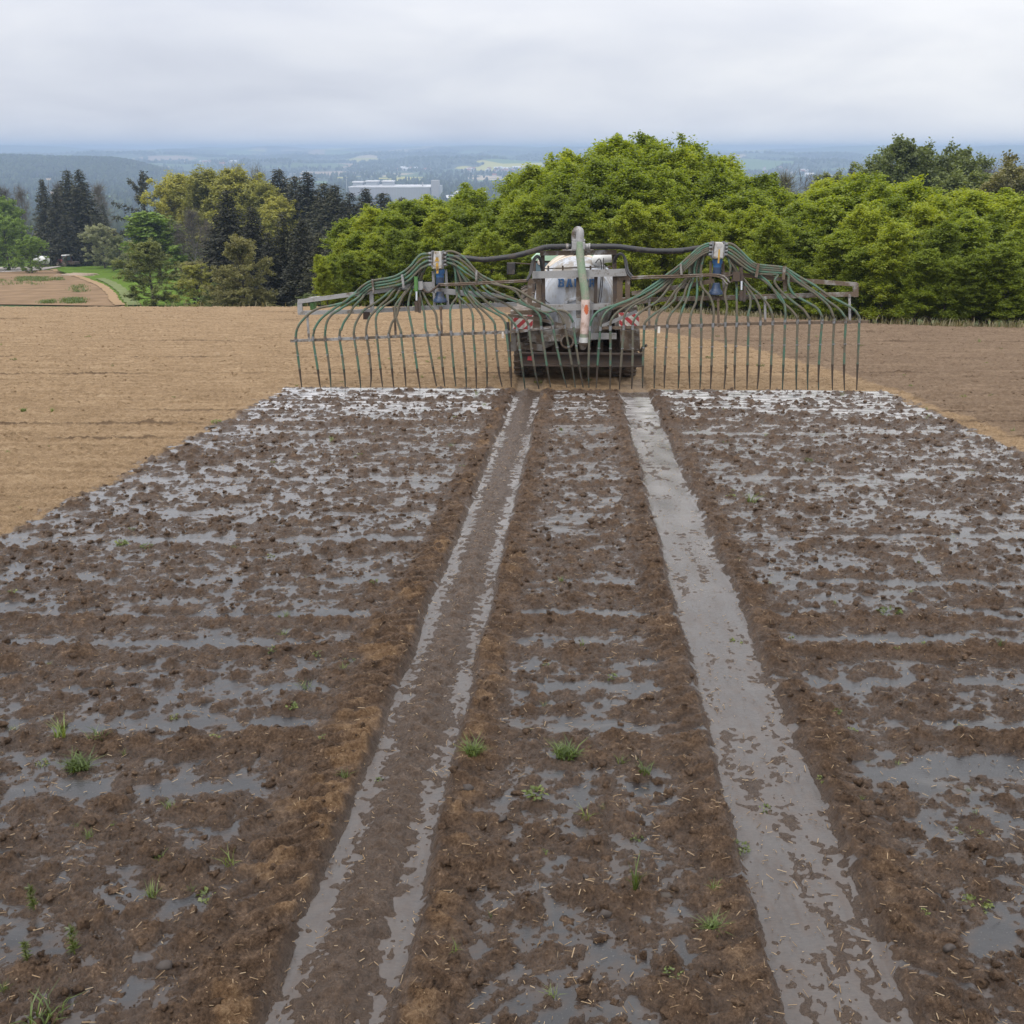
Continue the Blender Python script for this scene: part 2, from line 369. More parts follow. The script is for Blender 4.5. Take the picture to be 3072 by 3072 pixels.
# ------------------------------------------------------------------ land: shape
_gd = np.array([0, 6, 15, 30, 75, 215, 400, 700, 1200, 1700, 2600, 60000.0])
_gz = np.array([0, .80, 2.7, 5.6, 11.4, 20.6, 34, 56, 80, 88, 90, 90.0])
_tx = np.concatenate([np.arange(0, 400, 1.0), np.arange(400, 3000, 10.0), [60000.0]])
_tz = np.interp(_tx, _gd, _gz)
for _ in range(3):
    k = np.pad(_tz[:400], 4, mode='edge'); _tz[4:396] = np.convolve(k, np.ones(9) / 9, 'valid')[4:396]
def crest(x): return 45.0 - 10.5 * sstep(0, 18, x)
def base_z(x, y):
    x = np.asarray(x, float); y = np.asarray(y, float)
    yc = crest(x)
    z = -TS * np.minimum(y, yc) - np.interp(np.maximum(y - yc, 0), _tx, _tz)
    r = np.hypot(x, y); az = np.degrees(np.arctan2(x, y))
    lump = sstep(60, 260, r) * (1 - sstep(900, 1500, r)) * 0.9 * fbm(x / 70, y / 70, 2, 4)
    # forested ridge on the left, rolling country behind the valley
    ridge = np.exp(-((r - 3800) / 620) ** 2) * (1 - sstep(-20.5, -16.0, az)) * (1.0 + 0.12 * fbm(x / 420, y / 420, 2, 8) - 0.05 * sstep(-27, -20, az)) * 60
    far = sstep(4300, 12500, r) * 58 + sstep(3800, 6500, r) * fbm(x / 2300, y / 1250, 3, 2) * 14
    for rk, wk, am, sd_ in ((5500, 420, 40, 70), (7300, 520, 50, 71), (9400, 700, 62, 72), (11900, 900, 78, 73)):     # one rolling ridge behind the other
        rr_ = rk * (1 + 0.06 * perlin(az / 9, az * 0 + sd_, sd_)); far = far + am * np.clip(0.62 + 0.75 * perlin(az / 7.5, az * 0, sd_ + 3) + 0.28 * perlin(az / 2.2, az * 0, sd_ + 5), 0.05, 1.35) * np.exp(-((r - rr_) / wk) ** 2)
    far = far - sstep(13200, 16000, r) * 60
    return z + lump + np.where(y > 0, ridge + far, 0)
_bz = base_z
def base_z(x, y):
    z = _bz(x, y); k = np.hypot(x, y) > 3000          # the far rim stays a low, rolling line
    return np.where(k, np.where(z > 12, 12 + 22 * np.tanh((z - 12) / 22), z), z)
def at(u, y):
    """point of the land seen at photo column u, y metres ahead"""
    z = float(base_z(0, y))
    for _ in range(4):
        d = y * math.cos(PITCH) - (z - CAMZ) * math.sin(PITCH); x = (u - 1536) / F * d; z = float(base_z(x, y))
    return x, y, z
def top_z(v, y):
    b = (1536 - v) / F
    return CAMZ + y * (-math.sin(PITCH) + b * math.cos(PITCH)) / (math.cos(PITCH) + b * math.sin(PITCH))
def hit(u, v, y0=2.5, y1=6000):
    """where the viewing ray through a photo pixel meets the land"""
    d = ray(u, v); ys = np.geomspace(y0, y1, 6000); xs = d[0] / d[1] * ys; zs = CAMZ + d[2] / d[1] * ys
    k = np.argmax(zs < base_z(xs, ys)); return np.array((xs[k], ys[k], float(base_z(xs[k], ys[k]))))

# machine frame: X to the right, Y ahead along the slope, Z off the ground
PSI = math.radians(2.5)
def plane_hit(u, v):
    d = ray(u, v); t = -CAMZ / (d[2] + TS * d[1]); return d * t + np.array((0, 0, CAMZ))
O = plane_hit(1742, 1170)
HX = np.array((math.cos(PSI), -math.sin(PSI), 0)); HY = np.array((math.sin(PSI) * math.cos(SLOPE), math.cos(PSI) * math.cos(SLOPE), -math.sin(SLOPE))); HZ = np.cross(HX, HY)
MACH = Matrix(((HX[0], HY[0], HZ[0], O[0]), (HX[1], HY[1], HZ[1], O[1]), (HX[2], HY[2], HZ[2], O[2]), (0, 0, 0, 1)))
CO = np.array((0, 0, CAMZ))
def LP(u, v, dy=0.0):
    d = ray(u, v); t = ((O - CO) @ HY + dy) / (d @ HY); q = d * t + CO - O
    return np.array((q @ HX, dy, q @ HZ))

# ------------------------------------------------------------------ the worked field: relief, slurry level
def field_maps(x, y):
    """relief h (m above the plain slope), slurry level w, and how wet / old-spread / dry the soil is"""
    a = (x - O[0]) * math.sin(PSI) + (y - O[1]) * math.cos(PSI)
    c = (x - O[0]) * math.cos(PSI) - (y - O[1]) * math.sin(PSI)
    cc = c - 0.0195 * a
    edge = 0.26 * fbm(x / 0.8, y / 0.8, 2, 21) + 0.26 * fbm(x / 0.16, y / 0.16, 2, 29)
    wet = sstep(-0.30, 0.22, 6.25 + 0.02 * np.maximum(-a, 0) - np.abs(c - 0.04) + edge * 0.6) * sstep(-0.10, 0.06, -a + 0.05 * edge)
    # relief
    wx = x + 0.10 * perlin(x / 0.7, y / 0.5, 30); wy = y + 0.08 * perlin(x / 0.6, y / 0.5, 31)
    big = perlin(wx / 1.3, wy / 0.55, 1)
    mid = perlin(wx / 0.30, wy / 0.20, 2); mid2 = perlin(wx / 0.15, wy / 0.12, 3)
    fine = perlin(x / 0.062, y / 0.055, 4)
    near = 1 - sstep(7, 13, y)
    jx = x + 0.020 * perlin(x / 0.07, y / 0.07, 32) + 0.008 * perlin(x / 0.025, y / 0.025, 34); jy = y + 0.020 * perlin(x / 0.07, y / 0.07, 33) + 0.008 * perlin(x / 0.025, y / 0.025, 35)
    dens = np.clip(0.75 + 0.8 * perlin(x / 1.7, y / 1.1, 9), 0.25, 1.3)
    c1_ = lumps(jx, jy, 0.27, 0.55, 1) * dens; c2_ = lumps(jx, jy, 0.135, 0.60, 2); c3_ = lumps(jx, jy, 0.065, 0.55, 3)
    rough = np.abs(perlin(x / 0.085, y / 0.075, 36)) + 0.5 * np.abs(perlin(x / 0.042, y / 0.038, 37))
    h = 0.010 * big + 0.015 * mid + 0.017 * mid2 + 0.007 * fine + 0.30 * c1_ + (0.52 + .16 * sstep(8, 14, y)) * c2_ + (0.58 + .2 * sstep(8, 14, y)) * c3_ + 0.026 * (rough - 0.35)
    h = h + near * (0.006 * perlin(x / 0.026, y / 0.026, 7) + 0.004 * perlin(x / 0.014, y / 0.014, 8) + 0.5 * lumps(jx, jy, 0.032, 0.5, 4))
    lump_h = 0.5 * c2_ + 0.5 * c3_ + 0.010 * (rough - 0.35)
    # cross furrows and ridges of the last tillage pass (y at the middle of the picture, depth, half width)
    wob = 0.05 * perlin(x / 1.6, y / 6, 12) + 0.03 * perlin(x / 0.5, y / 5, 13)
    lvl = 0.0035 + 0.008 * perlin(x / 2.2, y / 1.1, 14) + 0.008 * perlin(x / 0.6, y / 0.22, 15) + 0.004 * perlin(x / 0.9, y / 0.12, 17) + 0.0080 * sstep(8, 14, y)
    rs = np.random.default_rng(11)
    fur = [(5.28, -.035, .10), (5.75, .05, .12), (6.02, -.032, .085), (6.62, -.028, .07), (7.25, .055, .10), (7.48, -.036, .085), (7.9, .035, .09), (8.12, -.032, .075), (8.95, -.032, .08), (10.35, -.036, .085), (11.3, -.024, .08), (13.1, -.030, .09), (14.2, .03, .1), (15.9, .035, .09), (16.3, -.02, .10), (17.2, .055, .11), (18.6, -.022, .1)]
    for q in np.arange(19.9, 46, 1.0): fur.append((q + rs.uniform(-.3, .3), rs.choice([-.03, .035]), .11))
    fl = np.zeros_like(x)
    for k, (fy, d, w) in enumerate(fur):
        sl = 0.012 * (1 if k % 2 else -1) + (0.05 if k == 0 else 0)
        amp = np.clip(0.62 + 0.9 * perlin(x / 1.9 + k * 7.7, y * 0 + k * 3.1, 16), 0.06, 1.25)
        g = np.exp(-((y - fy - sl * x - wob) / w) ** 2)
        if k in (13, 15, 16, 21, 24, 28, 31, 36, 40): fl = np.maximum(fl, g * np.clip(amp, .25, 1))
        h = h + d * amp * g - (0.55 if d < 0 else 0.1) * g * amp * (h - 0.0)
    # wheel ruts with lug prints and squeezed-up shoulders
    tr = np.zeros_like(x); sh = np.zeros_like(x); trh = np.zeros_like(x)
    lug = np.tanh(2.2 * np.sin((a + 0.55 * np.abs(cc - np.sign(cc) * 1.13)) * 2 * np.pi / 0.165 + 1.2 * perlin(x / 0.5, y / 0.5, 18)))
    inzone = sstep(-0.6, 0.3, -a + 1.6)
    for s0 in (-1, 1):
        dw = 0.03 * perlin(a / 0.9, s0 + 0 * a, 19) + 0.012 * perlin(a / 0.2, s0 + 0 * a, 20)
        q = np.abs(cc - s0 * (1.10 if s0 < 0 else 1.12)) + dw; wd = 0.275 if s0 < 0 else 0.29
        inside = (1 - sstep(wd - 0.03, wd + 0.05, q)) * inzone
        if s0 < 0:
            flo = -0.048 + 0.037 * np.exp(-((cc + 1.10) / 0.115) ** 2) * (1 + 0.5 * perlin(x / .3, a / 1.1, 22)) + (0.010 * lug + 0.35 * c3_ + 0.30 * c2_ + 0.012 * (rough - .35)) * np.exp(-((cc + 1.10) / 0.14) ** 2)
            flo = flo + 0.012 * np.clip(perlin(x / 3, a / 0.9, 24) - 0.1, 0, 1)
        else:
            flo = -0.050 + 0.012 * np.clip(perlin(x / 0.12, a / 0.32, 23), -.4, 1) + 0.011 * np.clip(perlin(x / .5, a / 1.3, 25), -0.5, 1)
        flo = flo + 0.0045 * mid2 + 0.003 * fine + 0.26 * c3_ + 0.04 * c2_ + 0.012 * (rough - 0.35) + 0.006 * perlin(cc / 0.055, a / 0.15, 61) + 0.004 * perlin(cc / 0.025, a / 0.05, 62)
        h = h * (1 - inside) + flo * inside; tr = np.maximum(tr, inside)
        for side in (-1, 1):
            qq = (cc - s0 * 1.11) * side - wd - 0.13
            wdt = 0.15 if not (s0 < 0 and side < 0) else 0.17 + 0.12 * near
            b = np.exp(-(qq / wdt) ** 2) * (1 - inside) * inzone
            h = h * (1 - 0.55 * b)
            tall = (0.026 if s0 < 0 else 0.022) * (1 + 0.7 * perlin(x / 0.4, a / 0.7, 26)) + (0.004 * near if s0 < 0 and side < 0 else 0)
            h = h + b * (tall + 0.020 * lug + 0.6 * lump_h + 0.008 * mid); sh = np.maximum(sh, b * ((1.0 if side < 0 else 0.7) if s0 < 0 else 0.45))
    fresh = sstep(-3.2, -0.3, a) * sstep(0.2, -0.1, a)
    lvl = lvl + 0.012 * fresh
    lvl = np.where(tr > 0.3, -0.0425 + 0.0045 * perlin(x / 1.4, a / 1.8, 27) + 0.0026 * (cc > 0) + 0.0016 * (cc < 0), lvl) - 0.02 * sh * (1 - tr)
    lvl = lvl - 0.035 * (1 - sstep(0.05, 0.9, -a)) * (np.abs(cc) < 1.5)
    w = np.where(wet > 0.5, lvl, -0.4)
    # beyond the wet strip the soil is dry crumbs, flatter
    h = h * (wet + (1 - wet) * 0.70) + (1 - wet) * 0.010 * fine
    # an older, half-dried pass on the right with a curved edge
    bx = np.interp(y, [5, 10, 13, 15, 18, 20.5, 24, 29, 34, 38, 60], [9.6, 9.2, 8.75, 8.25, 8.05, 8.05, 7.7, 6.8, 4.9, 1.5, -8])
    old = sstep(-0.25, 0.25, x - bx + edge * 0.5) * (1 - wet)
    dry = np.clip(sh * sstep(0.0, 0.7, 0.8 * perlin(x / 0.45, a / 0.7, 28) + 0.5 * mid + 0.4 * mid2 + 0.35 * near - 0.08), 0, 1) * wet
    return h, w, wet, old, dry, tr, fl

def rows():
    ys = [2.35]
    while ys[-1] < 62: ys.append(ys[-1] + min(max(1.55e-4 * ys[-1] ** 2, 0.0085), 0.30))
    return np.array(ys)
YS = rows()
t_in = np.linspace(-1.06, 1.06, 1010); t_out = 1.06 + np.cumsum(np.linspace(0.004, 0.022, 55))
TT = np.concatenate([-t_out[::-1], t_in, t_out])
HWID = 0.5 * (YS * math.cos(PITCH) + (CAMZ + TS * YS) * math.sin(PITCH))
X = HWID[:, None] * TT[None, :]; Y = np.repeat(YS[:, None], len(TT), 1)
YC = crest(X); Y = np.minimum(Y, YC + 13.0 + 0 * X)           # the sheet ends just behind the brow
h, w, wet, old, dry, tr, fl = field_maps(X.ravel(), Y.ravel())
Z = base_z(X, Y).ravel() + h * (1 - 0.0 * w)
R_, C_ = X.shape
idx = np.arange(R_ * C_).reshape(R_, C_)
quads = np.stack([idx[:-1, :-1], idx[:-1, 1:], idx[1:, 1:], idx[1:, :-1]], -1).reshape(-1, 4)
Yf = Y.ravel(); keep = ~((Yf[quads[:, 3]] - Yf[quads[:, 0]] < 1e-5) & (Yf[quads[:, 2]] - Yf[quads[:, 1]] < 1e-5))
me = np_mesh('field', np.stack([X.ravel(), Yf, Z], -1), [quads[keep]])
soak = np.clip(1 - (h - w) / 0.05, 0, 1) * (w > -0.3)
for nm, q in (('wet', wet), ('old', old), ('dry', dry), ('soak', soak), ('rut', tr), ('furrow', fl * (1 - wet))): add_attr(me, nm, q)
set_smooth(me)

m, t, b, o = mat_new('field_soil')
g = N(t, 'ShaderNodeNewGeometry'); pos = g.outputs['Position']
nA = noise(t, pos, 0.9, 3.0); nB = noise(t, pos, 9.0, 6.0, 0.65); nC = noise(t, pos, 55.0, 4.0, 0.7); nD = noise(t, pos, 260.0, 2.0, 0.7)
grain = M(t, 'ADD', M(t, 'MULTIPLY', nB, 0.34), M(t, 'ADD', M(t, 'MULTIPLY', nC, 0.40), M(t, 'MULTIPLY', nD, 0.26)))
strk = N(t, 'ShaderNodeMapping'); strk.inputs['Scale'].default_value = (0.35, 3.2, 0); t.links.new(pos, strk.inputs[0])
nS = noise(t, strk.outputs[0], 1.6, 5.0, 0.65)
tan = rampn(t, M(t, 'ADD', M(t, 'MULTIPLY', grain, 0.70), M(t, 'MULTIPLY', nS, 0.30)), [(0.36, (0.070, 0.045, 0.025)), (0.44, (0.200, 0.132, 0.073)), (0.53, (0.325, 0.224, 0.130)), (0.66, (0.50, 0.38, 0.245))])
mud = rampn(t, grain, [(0.37, (0.015, 0.0090, 0.0055)), (0.48, (0.085, 0.053, 0.033)), (0.56, (0.140, 0.090, 0.057)), (0.65, (0.34, 0.232, 0.150))])
oldc = rampn(t, M(t, 'ADD', M(t, 'MULTIPLY', grain, 0.72), M(t, 'MULTIPLY', nS, 0.28)), [(0.37, (0.060, 0.040, 0.025)), (0.49, (0.180, 0.123, 0.080)), (0.64, (0.32, 0.235, 0.158))])
cru = rampn(t, grain, [(0.35, (0.052, 0.029, 0.016)), (0.49, (0.165, 0.098, 0.052)), (0.66, (0.38, 0.26, 0.15))])
aw, ao, ad, ak = attr(t, 'wet'), attr(t, 'old'), attr(t, 'dry'), attr(t, 'soak')
def soft(v, k=0.35):
    f = M(t, 'ADD', v, M(t, 'MULTIPLY', M(t, 'SUBTRACT', nB, 0.5), k)); q = N(t, 'ShaderNodeMapRange', interpolation_type='SMOOTHSTEP', inp={1: 0.25, 2: 0.85}); t.links.new(f, q.inputs[0]); return q.outputs[0]
mud2 = mixc(t, M(t, 'MULTIPLY', ak, 0.5), mud, (0.050, 0.033, 0.023))
mud2 = mixc(t, M(t, 'MULTIPLY', attr(t, 'rut'), 0.42), mud2, mixc(t, grain, (0.055, 0.036, 0.025), (0.130, 0.092, 0.067)))
ak = M(t, 'MAXIMUM', ak, M(t, 'MULTIPLY', attr(t, 'rut'), 0.85))
mud3 = mixc(t, M(t, 'MULTIPLY', soft(ad), 0.85), mud2, cru)
c1 = mixc(t, soft(ao, 0.6), tan, oldc)
c1 = mixc(t, M(t, 'MULTIPLY', soft(attr(t, 'furrow'), 1.6), 0.75), c1, (0.075, 0.046, 0.028))
c2 = mixc(t, soft(aw, 0.25), c1, mud3)
t.links.new(c2, b.inputs['Base Color'])
ro = N(t, 'ShaderNodeMapRange', inp={3: 0.95, 4: 0.52}); t.links.new(M(t, 'MULTIPLY', aw, M(t, 'SUBTRACT', 1.0, M(t, 'MULTIPLY', ad, 0.9))), ro.inputs[0])
t.links.new(M(t, 'SUBTRACT', ro.outputs[0], M(t, 'MULTIPLY', ak, 0.30)), b.inputs['Roughness'])
t.links.new(M(t, 'ADD', M(t, 'MULTIPLY', ak, 0.50), 0.14), b.inputs['Specular IOR Level'])
bumpn(t, b, M(t, 'ADD', M(t, 'MULTIPLY', nC, 1.0), M(t, 'MULTIPLY', nD, 0.45)), 1.0, 0.024)
MT['soil'] = m
fo = link('field', me, m); tag(fo, 'sloping brown field, dry and tan outside the strip of wet slurry', kind='structure')

# slurry lying in the hollows
xs = np.arange(-9.2, 11.6, 0.045); ys_ = np.arange(2.3, 21.4, 0.045)
SX, SY = np.meshgrid(xs, ys_)
inside = np.abs(SX) < 0.62 * (SY + 1.5) + 0.6
h2, w2, wet2, *_r = field_maps(SX.ravel(), SY.ravel())
sel = (w2 > -0.3).reshape(SX.shape) & inside
cell = sel[:-1, :-1] & sel[1:, :-1] & sel[:-1, 1:] & sel[1:, 1:]
# keep only cells where the liquid stands near or above the soil
hh = (w2 - h2).reshape(SX.shape); mxh = np.maximum.reduce([hh[:-1, :-1], hh[1:, :-1], hh[:-1, 1:], hh[1:, 1:]])
cell &= mxh > -0.05
si = np.arange(SX.size).reshape(SX.shape)
q4 = np.stack([si[:-1, :-1], si[:-1, 1:], si[1:, 1:], si[1:, :-1]], -1)[cell]
used = np.unique(q4); rem = np.full(SX.size, -1); rem[used] = np.arange(len(used))
SV = np.stack([SX.ravel(), SY.ravel(), base_z(SX, SY).ravel() + w2], -1)[used]
me = np_mesh('slurry', SV, [rem[q4]]); set_smooth(me)
sa_ = (SV[:, 0] - O[0]) * math.sin(PSI) + (SV[:, 1] - O[1]) * math.cos(PSI)
add_attr(me, 'rut', _r[2][used])
add_attr(me, 'thin', 1 - sstep(0.001, 0.012, (w2 - h2)[used]))
add_attr(me, 'froth_glint', np.clip(0.25 * sstep(7, 15, SV[:, 1]) * (1 - .6 * _r[2][used]) + sstep(-7.0, -0.2, sa_) ** 1.4 * (0.55 + 0.9 * perlin(SV[:, 0] / .4, SV[:, 1] / .12, 51)) + 0.32 * _r[2 + 0][used] * sstep(6, 16, SV[:, 1]) * (.6 + .8 * perlin(SV[:, 0] / .3, SV[:, 1] / .8, 52)), 0, 1))  # foam by the boom, pale rut film, far sky glints painted in as colour
m, t, b, o = mat_new('thin_slurry')
g = N(t, 'ShaderNodeNewGeometry'); mp = N(t, 'ShaderNodeMapping'); mp.inputs['Scale'].default_value = (1, 2.6, 1); t.links.new(g.outputs['Position'], mp.inputs[0])
n1 = noise(t, mp.outputs[0], 1.3, 5.0, 0.6, 0.6); n2 = noise(t, mp.outputs[0], 30, 4.0, 0.6); n3 = noise(t, g.outputs['Position'], 110, 2.0, 0.6)
col = rampn(t, n1, [(0.30, (0.020, 0.020, 0.022)), (0.55, (0.034, 0.033, 0.034)), (0.75, (0.075, 0.069, 0.065))])
mpr = N(t, 'ShaderNodeMapping'); mpr.inputs['Scale'].default_value = (4.5, 1.4, 1); t.links.new(g.outputs['Position'], mpr.inputs[0])
rk = N(t, 'ShaderNodeMapRange', inp={1: 0.42, 2: 0.66}); t.links.new(noise(t, mpr.outputs[0], 2.2, 6.0, 0.66, 0.5), rk.inputs[0])
spk = N(t, 'ShaderNodeMapRange', inp={1: 0.66, 2: 0.80}); t.links.new(n3, spk.inputs[0])
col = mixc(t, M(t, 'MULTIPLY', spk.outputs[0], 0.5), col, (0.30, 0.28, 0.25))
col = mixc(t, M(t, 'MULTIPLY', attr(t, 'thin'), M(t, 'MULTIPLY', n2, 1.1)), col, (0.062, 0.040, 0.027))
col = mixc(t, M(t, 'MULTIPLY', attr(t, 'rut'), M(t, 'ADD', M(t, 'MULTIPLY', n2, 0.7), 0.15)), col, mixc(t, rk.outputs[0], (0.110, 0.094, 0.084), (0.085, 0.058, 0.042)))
t.links.new(mixc(t, attr(t, 'froth_glint'), col, (0.45, 0.43, 0.42)), b.inputs['Base Color'])  # pale tone carries both the foam and the painted sky glints
b.inputs['IOR'].default_value = 1.50; b.inputs['Roughness'].default_value = 0.13
bumpn(t, b, M(t, 'ADD', M(t, 'MULTIPLY', n2, 1.0), M(t, 'MULTIPLY', n3, 0.25)), 0.4, 0.006)
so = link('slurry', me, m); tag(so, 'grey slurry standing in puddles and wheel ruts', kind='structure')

# ------------------------------------------------------------------ the wider land (one sheet to the horizon)
azs = np.radians(np.concatenate([np.linspace(-70, -33, 40), np.linspace(-32.6, 32.6, 560), np.linspace(33, 70, 40)]))
rs_ = np.concatenate([np.linspace(1.0, 60, 60), np.geomspace(61, 3000, 230), np.geomspace(3030, 16500, 190)])
A, Rr = np.meshgrid(azs, rs_); TX = Rr * np.sin(A); TY = Rr * np.cos(A)
TZ = base_z(TX, TY)
TZ -= np.where(TY < crest(TX) + 13.5, 0.45, 0.45 * (1 - sstep(13.5, 20, TY - crest(TX))))
def forest_mask(x, y):
    r = np.hypot(x, y); az = np.degrees(np.arctan2(x, y))
    f = sstep(-0.08, 0.06, fbm(x / 520, y / 800, 3, 41) + 0.08 * sstep(4500, 7000, r))
    f = np.where(r < 4300, sstep(-0.22, -0.08, fbm(x / 160, y / 240, 3, 43)) , f)
    f = np.maximum(f, (np.abs(r - 3700) < 1000) * (1 - sstep(-20, -17, az)) * sstep(-0.5, -0.2, fbm(x / 300, y / 300, 2, 44)))
    return f * sstep(420, 600, r)
me = np_mesh('terrain', np.stack([TX.ravel(), TY.ravel(), TZ.ravel()], -1), [(lambda I: np.stack([I[:-1, :-1], I[:-1, 1:], I[1:, 1:], I[1:, :-1]], -1).reshape(-1, 4))(np.arange(A.size).reshape(A.shape))])
add_attr(me, 'forest', forest_mask(TX, TY).ravel()); set_smooth(me)
m, t, b, o = mat_new('countryside')
g = N(t, 'ShaderNodeNewGeometry'); pos = g.outputs['Position']
mp = N(t, 'ShaderNodeMapping'); mp.inputs['Rotation'].default_value = (0, 0, 0.3); mp.inputs['Scale'].default_value = (1, 0.55, 0); t.links.new(pos, mp.inputs[0])
vo = N(t, 'ShaderNodeTexVoronoi', inp={'Scale': 0.0031, 'Randomness': 0.9}); t.links.new(mp.outputs[0], vo.inputs['Vector'])
sp = N(t, 'ShaderNodeSeparateColor'); t.links.new(vo.outputs['Color'], sp.inputs[0])
patch = N(t, 'ShaderNodeValToRGB'); patch.color_ramp.interpolation = 'CONSTANT'
els = [(0.0, (0.06, 0.105, 0.028)), (0.3, (0.085, 0.15, 0.032)), (0.5, (0.05, 0.08, 0.03)), (0.64, (0.33, 0.235, 0.15)), (0.76, (0.075, 0.12, 0.03)), (0.86, (0.42, 0.33, 0.22)), (0.94, (0.40, 0.36, 0.05))]
el = patch.color_ramp.elements; el[0].color = (*els[0][1], 1); el[1].position = els[-1][0]; el[1].color = (*els[-1][1], 1)
for p_, c_ in els[1:-1]: q = el.new(p_); q.color = (*c_, 1)
t.links.new(sp.outputs[0], patch.inputs[0])
near_g = rampn(t, noise(t, pos, 0.6, 6.0, 0.65), [(0.3, (0.030, 0.050, 0.014)), (0.5, (0.055, 0.095, 0.020)), (0.7, (0.085, 0.13, 0.03))])
ln = N(t, 'ShaderNodeVectorMath', operation='LENGTH'); t.links.new(pos, ln.inputs[0])
nf = N(t, 'ShaderNodeMapRange', inp={1: 330, 2: 520}); t.links.new(ln.outputs['Value'], nf.inputs[0])
land = mixc(t, nf.outputs[0], near_g, patch.outputs[0])
wood = rampn(t, noise(t, pos, 0.02, 5.0), [(0.35, (0.020, 0.030, 0.016)), (0.65, (0.045, 0.062, 0.026))])
fz = N(t, 'ShaderNodeMapRange', interpolation_type='SMOOTHSTEP', inp={1: 0.35, 2: 0.65}); t.links.new(attr(t, 'forest'), fz.inputs[0])
t.links.new(mixc(t, fz.outputs[0], land, wood), b.inputs['Base Color']); b.inputs['Roughness'].default_value = 0.95
to = link('terrain', me, m); tag(to, 'meadows, valley and rolling hills reaching the horizon', kind='structure')

# distant woods as one mass
def woods(n, rlo, rhi, azlo, azhi, seed, dens):
    g_ = np.random.default_rng(seed); r = np.sqrt(g_.uniform(rlo ** 2, rhi ** 2, n)); a_ = np.radians(g_.uniform(azlo, azhi, n))
    x, y = r * np.sin(a_), r * np.cos(a_); k = g_.random(n) < forest_mask(x, y) * dens
    return x[k], y[k]
parts = [woods(26000, 2900, 4300, -33, -15.5, 1, 0.9), woods(22000, 560, 3000, -30, 32, 2, 0.75), woods(34000, 3000, 9000, -32, 32, 3, 0.8)]
wx_ = np.concatenate([p[0] for p in parts]); wy_ = np.concatenate([p[1] for p in parts]); nW = len(wx_)
g_ = np.random.default_rng(9); HT = g_.uniform(10, 19, nW); RD = HT * g_.uniform(0.2, 0.42, nW); con = g_.random(nW) < 0.45
far_r = np.hypot(wx_, wy_); big_ = 1 + sstep(3500, 8000, far_r) * 1.6; RD *= big_; HT *= 1 + 0.15 * (big_ - 1)
seg = 6; th = np.linspace(0, 2 * np.pi, seg, endpoint=False)
lev = np.where(con[:, None], np.array([[0.12, 1.0], [0.5, 0.62], [0.8, 0.25]])[None, :, 0], np.array([[0.15, 0.75], [0.5, 1.0], [0.85, 0.65]])[None, :, 0])
lr = np.where(con[:, None], np.array([1.0, 0.62, 0.22])[None], np.array([0.75, 1.0, 0.62])[None])
jr = g_.uniform(0.75, 1.25, (nW, 3, seg))
VX = wx_[:, None, None] + RD[:, None, None] * lr[:, :, None] * np.cos(th) * jr; VY = wy_[:, None, None] + RD[:, None, None] * lr[:, :, None] * np.sin(th) * jr
VZ = (base_z(wx_, wy_) - 0.5)[:, None, None] + HT[:, None, None] * lev[:, :, None] + 0 * jr
tops = np.stack([wx_, wy_, base_z(wx_, wy_) - 0.5 + HT], -1)
Vw = np.concatenate([np.stack([VX, VY, VZ], -1).reshape(nW, -1, 3), tops[:, None]], 1); per = 3 * seg + 1
b0 = (np.arange(nW) * per)[:, None]
ql = np.array([(l * seg + k, l * seg + (k + 1) % seg, (l + 1) * seg + (k + 1) % seg, (l + 1) * seg + k) for l in range(2) for k in range(seg)])
tl = np.array([(2 * seg + k, 2 * seg + (k + 1) % seg, 3 * seg) for k in range(seg)])
me = np_mesh('distant_woods', Vw.reshape(-1, 3), [(b0[:, :, None] + ql[None]).reshape(-1, 4), (b0[:, :, None] + tl[None]).reshape(-1, 3)])
MT['woods'] = leafy('distant_wood_foliage', [(0.018, 0.026, 0.015), (0.034, 0.050, 0.022), (0.06, 0.078, 0.03), (0.085, 0.085, 0.05)], 0.1, 0.8, 0.01)
wo = link('distant_woods', me, MT['woods']); tag(wo, 'far woods fading blue across the valley and hills', kind='stuff')

# hazy air: one closed box, sky outside it
HAZE_TOP = float(max(TZ.max(), tops[:, 2].max())) + 4
hz = MB().box((-16000, -300, -125), (16000, 17200, HAZE_TOP)).build('haze', None)
m = bpy.data.materials.new('hazy_air'); m.use_nodes = True; t = m.node_tree; t.nodes.clear()
o = N(t, 'ShaderNodeOutputMaterial'); v = N(t, 'ShaderNodeVolumePrincipled', inp={'Density': HAZE_DENSITY, 'Color': (0.44, 0.57, 0.79, 1), 'Anisotropy': 0.0})
t.links.new(v.outputs[0], o.inputs['Volume']); hz.data.materials.append(m)
tag(hz, 'thin blue haze in the air over the valley', kind='stuff')
